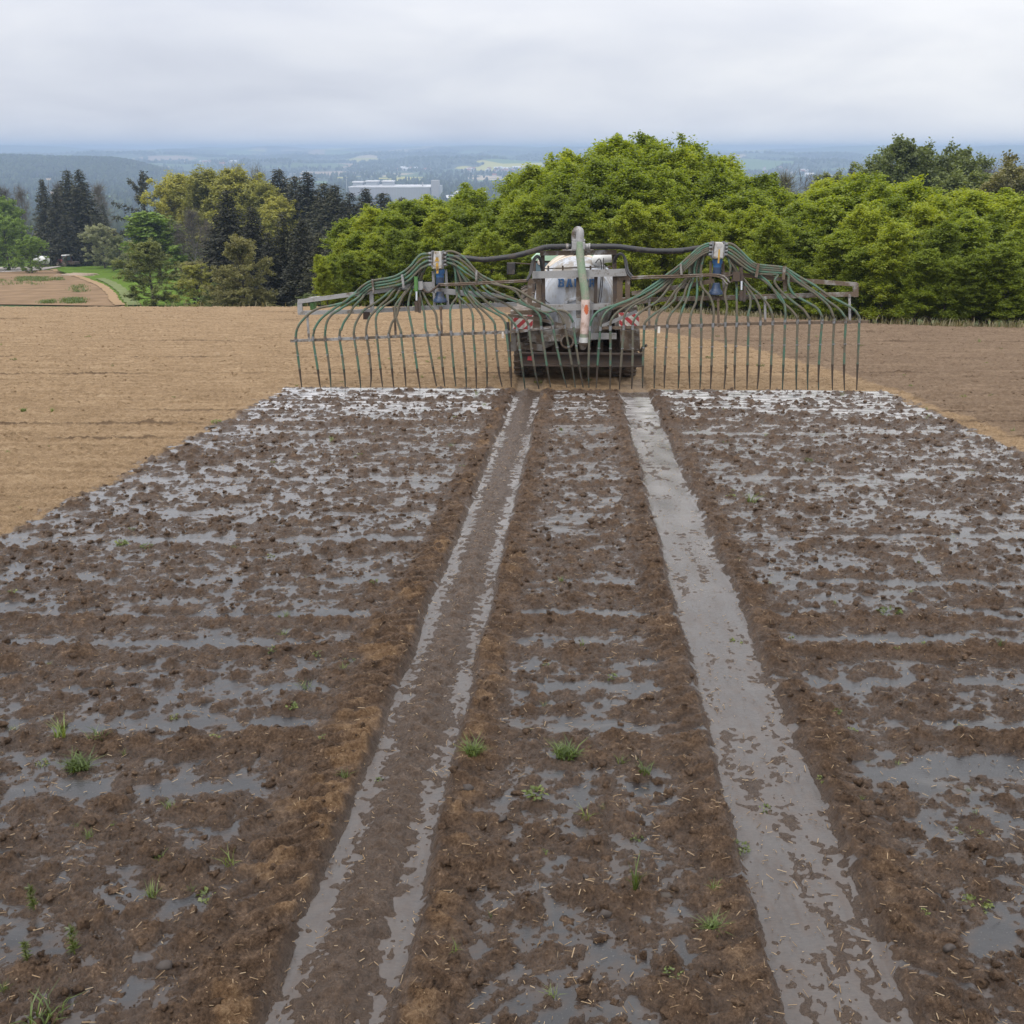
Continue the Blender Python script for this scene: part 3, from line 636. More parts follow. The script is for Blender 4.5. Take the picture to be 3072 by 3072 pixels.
# ------------------------------------------------------------------ meadow, road, path beyond the brow
from mathutils.geometry import delaunay_2d_cdt
def drape(name, poly, mat, lift, label, step=7, y0=72):
    """outline given where it lies on the land (photo columns/rows), laid on the terrain"""
    P = np.array(poly, float); n = len(P); pts = [tuple(p) for p in P]
    x0, y0_, x1, y1 = P[:, 0].min(), P[:, 1].min(), P[:, 0].max(), P[:, 1].max()
    def inside(px, py):
        c = False; j = n - 1
        for i in range(n):
            if (P[i, 1] > py) != (P[j, 1] > py) and px < (P[j, 0] - P[i, 0]) * (py - P[i, 1]) / (P[j, 1] - P[i, 1] + 1e-12) + P[i, 0]: c = not c
            j = i
        return c
    for px in np.arange(x0 + step / 2, x1, step * 1.5):
        for py in np.arange(y0_ + step / 4, y1, step * 0.6):
            if inside(px, py): pts.append((px, py))
    r = delaunay_2d_cdt([Vector(p) for p in pts], [(i, (i + 1) % n) for i in range(n)], [], 1, 1e-4)
    V = []
    for q in r[0]:
        w_ = hit(q[0], q[1], y0, 1500); V.append((w_[0], w_[1], w_[2] + lift))
    me = np_mesh(name, np.array(V), [np.array([f for f in r[2] if len(f) == 3])]); 
    return tag(link(name, me, mat), label, kind='structure')
def ribbon(name, pts, wd, mat, lift, label, y0=72):
    Q = smooth_path([hit(u, v, y0, 1500) for u, v in pts], 14); V = []
    for i, q in enumerate(Q):
        d = Q[min(i + 1, len(Q) - 1)] - Q[max(i - 1, 0)]; nrm = np.array((-d[1], d[0])) / (math.hypot(d[0], d[1]) + 1e-9)
        jig = 1 + 0.25 * math.sin(i * 1.7) * math.sin(i * 0.53)
        for s_ in (-1, -.33, .33, 1):
            x, y = q[0] + nrm[0] * s_ * wd / 2 * jig, q[1] + nrm[1] * s_ * wd / 2 * jig; V.append((x, y, float(base_z(x, y)) + lift))
    n = len(Q); Fq = [(i * 4 + k, i * 4 + k + 1, (i + 1) * 4 + k + 1, (i + 1) * 4 + k) for i in range(n - 1) for k in range(3)]
    return tag(link(name, np_mesh(name, np.array(V), [np.array(Fq)]), mat), label, kind='structure')
MT['meadow'] = plain('meadow_grass', (0.095, 0.150, 0.022), 0.95, 0, 0.35, 0.5, 0.8)
MT['dirt'] = plain('bare_dirt', (0.215, 0.145, 0.088), 0.95, 0, 0.30, 0.6, 0.8)
MT['pathdirt'] = plain('path_dirt', (0.30, 0.205, 0.12), 0.95, 0, 1.1, 0.25, 0.5)
MT['track'] = plain('worn_grass_track', (0.15, 0.175, 0.075), 0.95, 0, 0.9, 0.4, 0.5)
MT['gravel'] = plain('gravel_road', (0.37, 0.33, 0.30), 0.95, 0, 2.0, 0.15, 0.5)
drape('meadow', [(-120, 770), (60, 775), (300, 772), (470, 770), (700, 800), (900, 850), (900, 905), (640, 921), (560, 923), (360, 924), (330, 885), (250, 838), (160, 812), (-120, 818)], MT['meadow'], 0.10, 'green meadow sloping away beyond the brow of the field')
drape('dirt_field', [(-150, 823), (40, 818), (130, 812), (170, 812), (250, 838), (310, 866), (335, 890), (340, 905), (358, 922), (300, 921), (100, 918), (-150, 915)], MT['dirt'], 0.16, 'bare brown field beside the curving dirt path')
drape('road', [(-150, 806), (55, 803), (130, 804), (190, 801), (130, 812), (40, 818), (-150, 824)], MT['gravel'], 0.22, 'pale gravel road at the edge of the meadow')
drape('yard', [(225, 787), (300, 780), (318, 781), (300, 786), (240, 791)], MT['gravel'], 0.22, 'pale gravel yard in front of the spruces')
ribbon('path', [(160, 810), (200, 825), (260, 842), (310, 864), (336, 888), (341, 902), (362, 921)], 1.25, MT['pathdirt'], 0.24, 'bare dirt path curving between field and meadow')
ribbon('track', [(300, 838), (340, 856), (372, 880), (385, 900), (405, 921)], 1.6, MT['track'], 0.24, 'pale worn wheel track through the meadow')

# ------------------------------------------------------------------ trees
def leaf_quads(P, size, g_, up=0.5, wid=0.36, axis=None):
    n = len(P); nr = g_.normal(size=(n, 3)); nr[:, 2] = np.abs(nr[:, 2]) + up; nr /= np.linalg.norm(nr, axis=1)[:, None]
    a = g_.normal(size=(n, 3)) if axis is None else axis + 0.35 * g_.normal(size=(n, 3))
    a -= nr * (a * nr).sum(1)[:, None]; a /= np.linalg.norm(a, axis=1)[:, None] + 1e-9; b = np.cross(nr, a)
    s_ = (np.asarray(size) * g_.uniform(0.6, 1.3, n))[:, None]
    fold = nr * s_ * 0.10
    V = np.stack([P, P + a * s_ * .45 + b * s_ * wid + fold, P + a * s_, P + a * s_ * .45 - b * s_ * wid + fold], 1).reshape(-1, 3)
    return V, np.arange(4 * n).reshape(-1, 4)
def grow(seed, H, tf=0.15, n1=26, spread=2.2, elev=(20, 60), env=None, sub=7, twig=5, tr=0.10, curve=0.5, lean=0.0, twl=0.28, shoots=0):
    g_ = np.random.default_rng(seed); seg = []; tips = []
    env = env or (lambda t: max(0.0, math.sin(math.pi * min(1, max(0, (t - tf) / (1 - tf) * 0.9 + 0.08)))) ** 0.6)
    hs = np.linspace(0, 1, 8); tp = np.stack([np.cumsum(g_.normal(0, 0.018 * H, 8)) * hs + lean * hs * H * 0.1, np.cumsum(g_.normal(0, 0.018 * H, 8)) * hs, hs * H * 0.95], -1)
    seg.append((tp, tr * H / 8 * (1 - hs * 0.93)))
    for i in range(n1):
        t = tf + (1 - tf) * ((i + g_.random() * .9) / n1) ** 0.9; t = min(t, 0.995)
        st = np.array([np.interp(t, hs, tp[:, k]) for k in range(3)]); az = i * 2.4 + g_.normal(0, .35)
        L = max(spread * env(t) * g_.uniform(0.75, 1.2), 0.08 * H * (1 - t) + 0.25)
        e = math.radians(elev[0] + (elev[1] - elev[0]) * t + g_.normal(0, 9)); d = np.array((math.cos(az) * math.cos(e), math.sin(az) * math.cos(e), math.sin(e)))
        pl = [st]; dd = d.copy(); 
        for k in range(4):
            dd = dd + np.array((0, 0, curve * 0.28)) + g_.normal(0, 0.10, 3); dd /= np.linalg.norm(dd); pl.append(pl[-1] + dd * L / 4)
        pl = np.array(pl); r0 = tr * H / 8 * 0.42 * (1 - t * 0.6)
        seg.append((pl, np.linspace(r0, r0 * 0.2, 5)))
        for j in range(sub):
            s_ = 0.22 + 0.78 * (j + g_.random()) / sub; q = min(s_, .999) * 4; k = int(q); p0 = pl[k] + (pl[k + 1] - pl[k]) * (q - k); ld = pl[k + 1] - pl[k]; ld /= np.linalg.norm(ld) + 1e-9
            d2 = ld * 0.7 + g_.normal(0, 0.62, 3) + np.array((0, 0, curve * 0.45)); d2 /= np.linalg.norm(d2); L2 = L * g_.uniform(0.24, 0.46) * (1.15 - 0.5 * s_) + 0.15
            p1 = p0 + d2 * L2; seg.append((np.array([p0, (p0 + p1) / 2 + g_.normal(0, 0.03 * L2, 3), p1]), np.array([r0 * .28, r0 * .2, r0 * .08])))
            for m_ in range(twig):
                f = 0.25 + 0.75 * (m_ + g_.random()) / twig; a0 = p0 + (p1 - p0) * f; d3 = d2 * 0.6 + g_.normal(0, 0.6, 3) + np.array((0, 0, curve * 0.5)); d3 /= np.linalg.norm(d3)
                tips.append((a0, a0 + d3 * twl * H / 8 * g_.uniform(0.6, 1.5)))
    ends = [s_[0] for s_ in seg if len(s_[0]) == 5]
    for i in range(shoots):       # upright leaders that break the outline
        pl = ends[int(g_.integers(len(ends) // 3, len(ends)))]; p0 = pl[3]; L = H * g_.uniform(.05, .13); d = np.array((g_.normal(0, .14), g_.normal(0, .14), 1)); p1 = p0 + d * L
        seg.append((np.array([p0, (p0 + p1) / 2, p1]), np.array([.012, .008, .004]) * H / 8))
        for f in np.linspace(.1, 1, 9): a0 = p0 + (p1 - p0) * f; tips.append((a0, a0 + (g_.normal(0, .55, 3) + np.array((0, 0, .5))) * L * .22 * (1.25 - f)))
    return seg, np.array([t_[0] for t_ in tips]), np.array([t_[1] for t_ in tips])
def wood_mesh(name, seg, s5=5):
    mb = MB()
    for pl, r in seg: mb.tube(pl, np.maximum(r, 0.004), s5 if len(pl) > 3 else 3, cap=False)
    me = bpy.data.meshes.new(name); me.from_pydata(mb.V, [], mb.F); set_smooth(me); return me
def crown_mesh(name, A_, B_, per, size, seed, up=0.5, jit=0.06, wid=0.36):
    g_ = np.random.default_rng(seed); n = len(A_); f = g_.random((n, per, 1)) ** 0.8
    P = (A_[:, None] + (B_ - A_)[:, None] * f + g_.normal(0, jit, (n, per, 3))).reshape(-1, 3)
    V, Fq = leaf_quads(P, size, g_, up, wid); return np_mesh(name, V, [Fq])
def conifer(seed, H, R, droop=0.35, step=0.40, per=13, size=0.66, ragged=0.25, tf=0.06, pw=0.85):
    g_ = np.random.default_rng(seed); seg = [(np.array([(0, 0, 0), (0.02 * H * g_.normal(), 0, H * .5), (0, 0, H)]), np.array([H * .017, H * .010, 0.015]))]
    P = []; AX = []; z = H * tf
    while z < H * 0.985:
        t = z / H; nb = 6 if t < .8 else 4; a0 = g_.random() * 6.28
        for k in range(nb):
            if g_.random() < ragged * 0.5: continue
            L = R * (1 - t) ** pw * g_.uniform(1 - ragged * 1.2, 1 + ragged * 0.6) + 0.18; az = a0 + k * 6.283 / nb + g_.normal(0, .25); u = np.array((math.cos(az), math.sin(az), 0))
            n = max(3, int(per * (0.35 + L / R))); s_ = np.linspace(0.12, 1, n)
            pts = np.array([0, 0, z]) + u * (s_ * L)[:, None]; pts[:, 2] += -droop * L * s_ + 0.28 * droop * L * s_ ** 3 + 0.05 * L
            if L > 1.0: seg.append((np.array([[0, 0, z], pts[n // 2], pts[-1]]), np.array([0.035, 0.022, 0.01])))
            for w_ in (-1, 0, 1):
                ax = u * 0.75 + np.array((-u[1], u[0], 0)) * 0.65 * w_ + np.array((0, 0, -0.25 - 0.35 * (w_ != 0)))
                P.append(pts + g_.normal(0, 0.10, pts.shape)); AX.append(np.repeat(ax[None], n, 0))
        z += step * (1.15 - 0.45 * t) * g_.uniform(.8, 1.2)
    # hanging secondary sprays keep the crown dense but ragged
    P = np.concatenate(P); AX = np.concatenate(AX); tp_ = np.clip(1 - P[:, 2] / H, 0, 1)
    V, Fq = leaf_quads(P, size * (0.38 + 0.72 * tp_ ** .6), g_, 0.25, 0.20, AX); return seg, np_mesh('crown', V, [Fq])
def mesh_top(me):
    a = np.empty(len(me.vertices) * 3, np.float32); me.vertices.foreach_get('co', a); z_ = np.sort(a[2::3]); return float(z_[-max(2, len(z_) // 400)])
def tree(name, trunk_me, crown_me, bark, leaf, label, cat, x, y, z, rot, sc=1.0, group=None):
    r = thing(name, label, cat, (x, y, z), group); r.rotation_euler = (0, 0, rot); r.scale = sc if isinstance(sc, tuple) else (sc,) * 3
    link('trunk', trunk_me, bark, r); link('crown', crown_me, leaf, r); return r

# young bright-green trees behind the field edge
def env_th(t): return 0.70 + 0.30 * math.sin(math.pi * min(.5, t * .9)) if t < 0.55 else max(0.16, (1 - ((t - 0.55) / 0.47) ** 2) ** 0.5)
YOUNG = []
for k in range(6):
    sg, A_, B_ = grow(100 + k, 8.0, 0.05, 34, 1.75, (12, 74), env_th, 7, 5, 0.085, 1.0, twl=0.42, shoots=34)
    YOUNG.append((wood_mesh('trunk', sg), crown_mesh('crown', A_, B_, 32, 0.102, 200 + k, 0.45, 0.068, 0.38)))
SIL_U = [940, 985, 1010, 1050, 1100, 1150, 1230, 1300, 1400, 1500, 1580, 1650, 1720, 1780, 1830, 1880, 1930, 1970, 2010, 2060, 2120, 2165, 2210, 2260, 2330, 2370, 2430, 2500, 2600, 2700, 2800, 2900, 3000, 3072, 3300]
SIL_V = [860, 800, 705, 655, 632, 622, 604, 590, 575, 556, 520, 488, 470, 455, 425, 408, 440, 455, 430, 468, 480, 502, 575, 530, 566, 600, 545, 528, 540, 556, 575, 590, 590, 606, 612]
YTOP = [mesh_top(q[1]) for q in YOUNG]
gr = np.random.default_rng(77); first = None
def yfront(u): return np.interp(u, [940, 1500, 2000, 2400, 2700, 3072, 3400], [50.5, 49.5, 47.5, 44.0, 40.3, 37.4, 37.2])
cnt = 0
for row, (dy, dv, su) in enumerate([(0, 165, 1.35), (2.4, 100, 1.35), (5.0, 45, 1.35), (8.0, 8, 1.35), (11.0, -4, 1.6)]):
    u = 985 + row * 14
    while u < 3330:
        y = yfront(u) + dy + gr.normal(0, .45); x, y, z = at(u, y)
        v = np.interp(u, SIL_U, SIL_V) + dv * gr.uniform(0.7, 1.25) + gr.normal(0, 9)
        if row < 2: v = min(v, np.interp(u, SIL_U, SIL_V) + dv + 40)
        Ht = max(2.6, top_z(v, y) - z); k = cnt % 6 if cnt < 6 else gr.integers(6); sc = Ht / YTOP[k]; wd = sc * np.interp(Ht, [3, 8, 12], [1.8, 1.5, 1.3]) * gr.uniform(0.92, 1.15)
        if u < 1040: wd *= 0.8
        if row == 0: sc *= 1.0
        lab = 'bright green young leafy tree in the dense row along the field edge'
        if first is None or cnt < 6:
            r = tree('young_tree', *YOUNG[cnt % 6], MT['bark'], LEAF['spring'], lab, 'tree', x, y, z - .05, gr.uniform(0, 6.28), (wd, wd, sc), 'young trees along the field edge')
            first = first or r
            PROTO = globals().setdefault('PROTO_YOUNG', []); PROTO.append(r)
        else:
            dup(PROTO_YOUNG[k], (x, y, z - .05), gr.uniform(0, 6.28), (wd, wd, sc), lab, 'young trees along the field edge')
        cnt += 1
        u += su * 3072 / (y + 3) * gr.uniform(0.8, 1.2)

# spruces
CON = [conifer(300, 20, 4.6, pw=1.0), conifer(301, 20, 4.2, 0.45, pw=.95), conifer(302, 20, 4.2, 0.3, ragged=0.5, pw=.9), conifer(303, 20, 3.8, 0.5, pw=1.05)]
CONM = [(wood_mesh('trunk', c[0]), c[1]) for c in CON]
def put_con(u, v, y, k, leaf, label, wide=1.0, group=None, base=None):
    x, y, z = at(u, y); Ht = top_z(v, y) - z; sc = Ht / 20
    key = (k, leaf)
    if key not in _cp:
        cm = CONM[k][1] if leaf == 'needle' else CONM[k][1].copy()
        _cp[key] = cm
    r = tree('spruce', CONM[k][0], _cp[key], MT['bark'], LEAF[leaf], label, 'spruce', x, y, z - .1, gr.uniform(0, 6.28), (sc * wide * 1.4, sc * wide * 1.4, sc), group)
    return r
_cp = {}
for u, v, y, k, lf, wd, lb in [
    (20, 541, 300, 0, 'needle', 1.1, 'small dark spruce standing alone behind the bright green trees'),
    (66, 590, 285, 2, 'needle', 0.7, 'ragged short dark conifer beside the bare grey tree'),
    (160, 531, 262, 1, 'needle', 0.9, 'slim dark spruce, first of the tall cluster behind the red tractor'),
    (194, 562, 258, 0, 'needle', 1.0, 'shorter dark spruce in front of the tall cluster by the red tractor'),
    (238, 504, 268, 1, 'needle', 1.25, 'tall dark spruce in the middle of the cluster behind the red tractor'),
    (273, 503, 264, 3, 'needle', 1.35, 'tallest dark spruce at the right of the cluster behind the red tractor'),
    (300, 640, 258, 0, 'needle', 1.0, 'low dark spruce filling the foot of the tall cluster'),
    (216, 640, 255, 0, 'needle', 1.3, 'broad low spruce directly behind the red tractor'),
    (330, 610, 280, 2, 'needle_brown', 0.7, 'thin grey-brown half-bare spruce right of the tall cluster')]:
    put_con(u, v, y, k, lf, lb, wd)
for u, v, y, k, lf, wd, lb in [
    (709, 560, 124, 0, 'needle', 1.3, 'big dark spruce in front of the yellowish dome of trees'),
    (778, 612, 120, 1, 'needle', 1.2, 'dark spruce close beside the big one, a little lower'),
    (870, 632, 112, 0, 'needle_brown', 1.2, 'dense brownish spruce nearest the young green trees'),
    (925, 648, 108, 1, 'needle_brown', 1.2, 'brownish spruce touching the young green trees'),
    (822, 690, 110, 2, 'needle_brown', 1.2, 'low brownish spruce between the two dark ones'),
    (970, 690, 105, 0, 'needle', 1.2, 'dark low spruce half hidden by the young green trees'),
    (660, 680, 128, 2, 'needle_brown', 1.0, 'brownish half-bare conifer left of the big dark spruce'),
    (859, 500, 205, 1, 'needle', 1.61, 'tall dark spruce just right of the yellowish dome'),
    (903, 521, 200, 0, 'needle', 1.26, 'slim dark spruce second right of the yellowish dome'),
    (940, 510, 198, 3, 'needle', 1.68, 'tall dark spruce with ragged top right of the yellowish dome'),
    (988, 542, 190, 0, 'needle', 1.54, 'dark spruce fourth right of the yellowish dome'),
    (1020, 548, 186, 1, 'needle', 1.68, 'dark spruce below the left end of the factory'),
    (1062, 570, 180, 2, 'needle_blue', 1.54, 'greener conifer below the factory roof units'),
    (1108, 558, 190, 1, 'needle_blue', 1.40, 'green conifer with pointed top before the factory wall'),
    (1160, 572, 184, 0, 'needle_blue', 1.68, 'green conifer right of the pointed one before the factory'),
    (1214, 586, 186, 1, 'needle_blue', 1.54, 'low green conifer below the middle of the factory'),
    (1262, 594, 184, 0, 'needle_blue', 1.68, 'low green conifer below the right part of the factory'),
    (1310, 600, 184, 3, 'needle_blue', 1.68, 'last low green conifer before the young trees hide the row'),
    (2522, 494, 175, 1, 'needle', 1.0, 'small lone dark spruce peeking above the young trees')]:
    put_con(u, v, y, k, lf, lb, wd)
# the ivy-clad conifer with side arms
def armed(seed):
    g_ = np.random.default_rng(seed); H = 20; seg = [(np.array([(0, 0, 0), (.3, 0, 10), (0, 0, 19)]), np.array([.4, .25, .08]))]; A_ = []; B_ = []
    for zc_, L, az, e in [(19, 2.2, 1.2, 60), (17.5, 3.6, 0.1, 55), (17, 4.2, 3.0, 50), (15.5, 4.6, 0.3, 28), (15, 4.0, 4.6, 30), (14, 7.0, 3.3, 18), (13, 5.0, 0.2, 15), (12, 7.5, 3.0, 10), (11, 6, 5.3, 8), (10, 6.5, 0.5, 6), (9.5, 8, 3.2, 4)] + [(g_.uniform(1, 12), g_.uniform(3, 6), g_.uniform(0, 6.28), -8) for _ in range(34)]:
        e = math.radians(e); d = np.array((math.cos(az) * math.cos(e), math.sin(az) * math.cos(e) * .6, math.sin(e))); p0 = np.array((0, 0, zc_ - L * .3)); p1 = p0 + d * L
        seg.append((np.array([p0, (p0 + p1) / 2, p1]), np.array([.09, .06, .03])))
        for f in np.linspace(0.1, 1, 16): c_ = p0 + (p1 - p0) * f; A_.append(c_); B_.append(c_ + g_.normal(0, .35, 3) + np.array((0, 0, -.5)))
    for z_ in np.linspace(6, 18.5, 40): A_.append(np.array((0, 0, z_))); B_.append(np.array((0, 0, z_)) + g_.normal(0, .6, 3))
    return wood_mesh('trunk', seg), crown_mesh('crown', np.array(A_), np.array(B_), 13, 0.6, seed, 0.2, 0.22, 0.24)
x, y, z = at(452, 250); tm, cm = armed(5); tree('ivy_clad_conifer', tm, cm, MT['bark'], LEAF['needle'], 'dark ivy-clad conifer with bare side arms and a broken top', 'conifer', x, y, z, 0.0, (top_z(530, 250) - z) / 19.5)

# broadleaved trees, each of a kind
def env_round(t): return math.sin(math.pi * min(.97, max(.04, (t - .1) / .9 * .93 + .07))) ** 0.55
def env_dome(t): return 1.0 if t < .55 else max(.12, (1 - ((t - .55) / .47) ** 2) ** .5)
BL = {}
def proto(key, seed, per, size, **kw):
    sg, A_, B_ = grow(seed, 10.0, **kw); BL[key] = (wood_mesh('trunk', sg, 4), crown_mesh('crown', A_, B_, per, size, seed + 1, 0.4, 0.10) if per else None, A_, B_, sg)
proto('round', 400, 32, 0.19, tf=.12, n1=36, spread=3.9, elev=(-18, 70), env=env_round, sub=7, twig=4, tr=.14, curve=.35)
proto('dome', 401, 30, 0.17, tf=.10, n1=44, spread=3.6, elev=(18, 78), env=env_dome, sub=8, twig=4, tr=.14, curve=.6)
proto('loose', 402, 34, 0.17, tf=.09, n1=34, spread=3.6, elev=(-24, 66), env=env_round, sub=7, twig=4, tr=.14, curve=.3)
proto('tall', 403, 10, 0.30, tf=.10, n1=38, spread=2.4, elev=(20, 75), env=env_dome, sub=7, twig=4, tr=.12, curve=.6)
def bare(seed, n1=40, spread=3.0, elev=(30, 78), H=10.0, tw=.055):
    sg, A_, B_ = grow(seed, H, .25, n1, spread, elev, env_dome, 6, 4, .15, .55, twl=.9)
    g_ = np.random.default_rng(seed); ax = B_ - A_; L = np.linalg.norm(ax, axis=1); V, Fq = [], []
    for k in range(2):
        d = ax + g_.normal(0, .22, ax.shape) * L[:, None]; sd = np.cross(d, g_.normal(size=d.shape)); sd /= np.linalg.norm(sd, axis=1)[:, None] + 1e-9
        V.append(np.stack([A_ - sd * tw / 3, A_ + sd * tw / 3, A_ + d], 1).reshape(-1, 3))
    V = np.concatenate(V); return wood_mesh('trunk', sg, 4), np_mesh('crown', V, [np.arange(len(V)).reshape(-1, 3)])
MT['twig'] = leafy('grey_brown_twigs', [(0.075, 0.062, 0.052), (0.12, 0.10, 0.085), (0.17, 0.145, 0.115)], 0.05, 0.8)
MT['twig_bud'] = leafy('budding_twigs', [(0.10, 0.088, 0.045), (0.15, 0.135, 0.06), (0.19, 0.17, 0.07)], 0.1, 0.8)
BARE = [bare(500), bare(501, 34, 3.6, (25, 75))]
_mc = {}
def put(name, cat, key, leaf, u, v, y, label, wide=1.0, bark='bark'):
    x, y, z = at(u, y); sc = (top_z(v, y) - z) / mesh_top(BL[key][1])
    k = (key, leaf)
    if k not in _mc: _mc[k] = BL[key][1].copy()
    wide *= {'round': 1.25, 'dome': 1.7}.get(key, 1.5)
    return tree(name, BL[key][0] if bark == 'bark' else BL[key][0].copy(), _mc[k], MT[bark], LEAF[leaf], label, cat, x, y, z - .1, gr.uniform(0, 6.28), (sc * wide, sc * wide, sc))
def put_bare(u, v, y, k, label, wide=1.0, mat='twig'):
    x, y, z = at(u, y); sc = (top_z(v, y) - z) / mesh_top(BARE[k][1]); kk = ('bare', k, mat)
    if kk not in _mc: _mc[kk] = BARE[k][1].copy()
    return tree('bare_tree', BARE[k][0] if mat == 'twig' else BARE[k][0].copy(), _mc[kk], MT['bark_grey'], MT[mat], label, 'bare tree', x, y, z - .1, gr.uniform(0, 6.28), (sc * wide, sc * wide, sc))
for a_ in [
    ('leafy_tree', 'tree', 'round', 'spring2', 18, 592, 268, 'rounded light green tree at the edge of the woods behind the bushy one', 0.85),
    ('leafy_tree', 'tree', 'round', 'spring2', 30, 648, 236, 'broad bushy bright green tree overhanging the gravel road', 1.15),
    ('leafy_tree', 'tree', 'round', 'spring2', -60, 640, 232, 'bright green bushy tree cut by the left picture edge', 1.1),
    ('small_tree', 'tree', 'round', 'spring2', 97, 708, 222, 'small round-crowned green tree on the meadow beside the gravel road', 1.25),
    ('blossoming_tree', 'tree', 'round', 'pale', 315, 672, 247, 'pale blossoming round tree standing by the gravel yard', 1.12),
    ('blossoming_tree', 'tree', 'loose', 'pale', 372, 705, 236, 'smaller pale blossoming tree right of the yard', 0.9),
    ('blossoming_tree', 'tree', 'loose', 'pale', 405, 720, 205, 'low pale blossoming tree beside the olive orchard tree', 0.9),
    ('orchard_tree', 'tree', 'loose', 'olive', 466, 722, 124, 'large olive-green orchard tree on the meadow', 1.12),
    ('orchard_tree', 'tree', 'loose', 'yellow', 610, 790, 112, 'small yellow-green orchard tree at the brow of the field', 1.1),
    ('orchard_tree', 'tree', 'loose', 'brown', 735, 705, 98, 'sparse olive-brown tree in front of the dark spruces', 0.8),
    ('orchard_tree', 'tree', 'loose', 'brown', 690, 800, 100, 'low sparse olive-brown tree left of the one before the spruces', 1.0),
    ('leafy_tree', 'tree', 'tall', 'spring2', 482, 637, 190, 'upright fresh green tree behind the olive orchard tree', 1.7),
    ('leafy_tree', 'tree', 'tall', 'mid', 530, 655, 205, 'mid green tree beside the upright fresh green one', 1.2),
    ('catkin_tree', 'tree', 'dome', 'yellow', 560, 524, 216, 'first big olive-yellow dome-shaped tree of the group', 0.95),
    ('catkin_tree', 'tree', 'dome', 'yellow', 640, 508, 210, 'second big olive-yellow dome-shaped tree, in the middle of the group', 0.95),
    ('catkin_tree', 'tree', 'dome', 'yellow', 725, 506, 206, 'third big olive-yellow dome-shaped tree behind the big dark spruce', 0.95),
    ('catkin_tree', 'tree', 'dome', 'yellow', 800, 545, 200, 'bright olive-yellow tree at the right shoulder of the dome', 0.95),
    ('catkin_tree', 'tree', 'dome', 'yellow', 845, 590, 196, 'lowest olive-yellow tree beside the tall dark spruces', 0.9),
    ('big_tree', 'tree', 'round', 'mid', 2690, 416, 128, 'big round green tree rising above the young trees', 0.86),
    ('big_tree', 'tree', 'round', 'mid', 2790, 452, 132, 'right half companion of the big round green tree', 0.8),
    ('big_tree', 'tree', 'dome', 'mid', 2590, 470, 140, 'smaller green tree left of the big round one', 0.8),
    ('big_tree', 'tree', 'dome', 'mid', 2850, 515, 120, 'low green tree right of the big round one', 0.9),
    ('big_tree', 'tree', 'round', 'brown', 3050, 424, 108, 'large brownish-green tree at the right picture edge', 0.9),
    ('big_tree', 'tree', 'dome', 'brown', 2990, 500, 112, 'dark brownish tree left of the large one at the edge', 0.9),
    ('big_tree', 'tree', 'round', 'brown', 3160, 440, 110, 'brownish tree cut by the right picture edge', 0.9),
    ('leafy_tree', 'tree', 'dome', 'olive', 2460, 520, 180, 'low olive tree between the bare dome tree and the lone spruce', 0.9),
    ('leafy_tree', 'tree', 'loose', 'olive', 2425, 570, 150, 'olive bush-like tree just above the young trees', 1.0),
    ('leafy_tree', 'tree', 'dome', 'brown', 2600, 545, 150, 'brownish bush-like tree below the lone spruce', 1.1),
    ('leafy_tree', 'tree', 'dome', 'brown', 345, 690, 262, 'brownish shrubby tree right of the tall spruce cluster', 0.9),
    ('leafy_tree', 'tree', 'dome', 'olive', 130, 690, 268, 'olive shrubby tree between green trees and spruce cluster', 0.9)]:
    put(*a_)
for i_, (u_, v_, y_, lf_, w_, lb_) in enumerate([(655, 850, 104, 'mid', 1.5, 'green shrub at the brow right of the yellow-green orchard tree'), (700, 868, 96, 'brown', 1.6, 'brownish shrub under the sparse olive-brown tree'), 
                                           (590, 780, 165, 'brown', 2.2, 'broad brownish shrub under the bare grey trees'), (650, 790, 150, 'needle_brown', 2.2, 'dark understorey shrub left of the big dark spruce'), (790, 865, 98, 'brown', 1.8, 'low shrub at the foot of the dark spruces'), (930, 880, 92, 'mid', 1.6, 'small green shrub between spruces and young trees'), (420, 745, 225, 'mid', 1.8, 'green shrub behind the pale blossoming trees'), (175, 735, 262, 'brown', 2.0, 'brown shrub in the shade of the spruce cluster by the white tank trailer')]):
    put('shrub', 'shrub', 'round', lf_, u_, v_, y_, lb_, w_)
put_bare(88, 542, 286, 1, 'bare grey tree left of the tall spruce cluster', 0.75)
put_bare(40, 545, 330, 0, 'bare twiggy tree behind the small lone spruce', 0.9)
put_bare(200, 528, 300, 0, 'bare tree just left behind the tall spruces', 0.9)
put_bare(316, 532, 300, 0, 'bare tree just right behind the tall spruces', 1.0)
put_bare(590, 612, 186, 0, 'bare grey twiggy tree in front of the olive-yellow dome', 1.1)
put_bare(640, 650, 170, 1, 'bare grey twiggy tree left of the big dark spruce', 1.0)
put_bare(545, 660, 190, 0, 'bare grey twiggy tree beside the fresh green one', 1.0)
put_bare(735, 474, 230, 0, 'tall half-bare tree rising out of the olive-yellow dome', 0.8, 'twig_bud')
put_bare(790, 482, 232, 1, 'half-bare tree at the right of the dome top', 0.7, 'twig_bud')
put_bare(2336, 488, 165, 0, 'round half-bare tree above the gap in the young trees', 0.95, 'twig_bud')
put_bare(2412, 504, 190, 1, 'faint bare tree beside the round half-bare one', 0.9)
put_bare(2893, 452, 150, 1, 'bare tree between the two big trees on the right', 0.85)
put_bare(2900, 520, 140, 0, 'low bare tree below the taller bare one', 1.0)

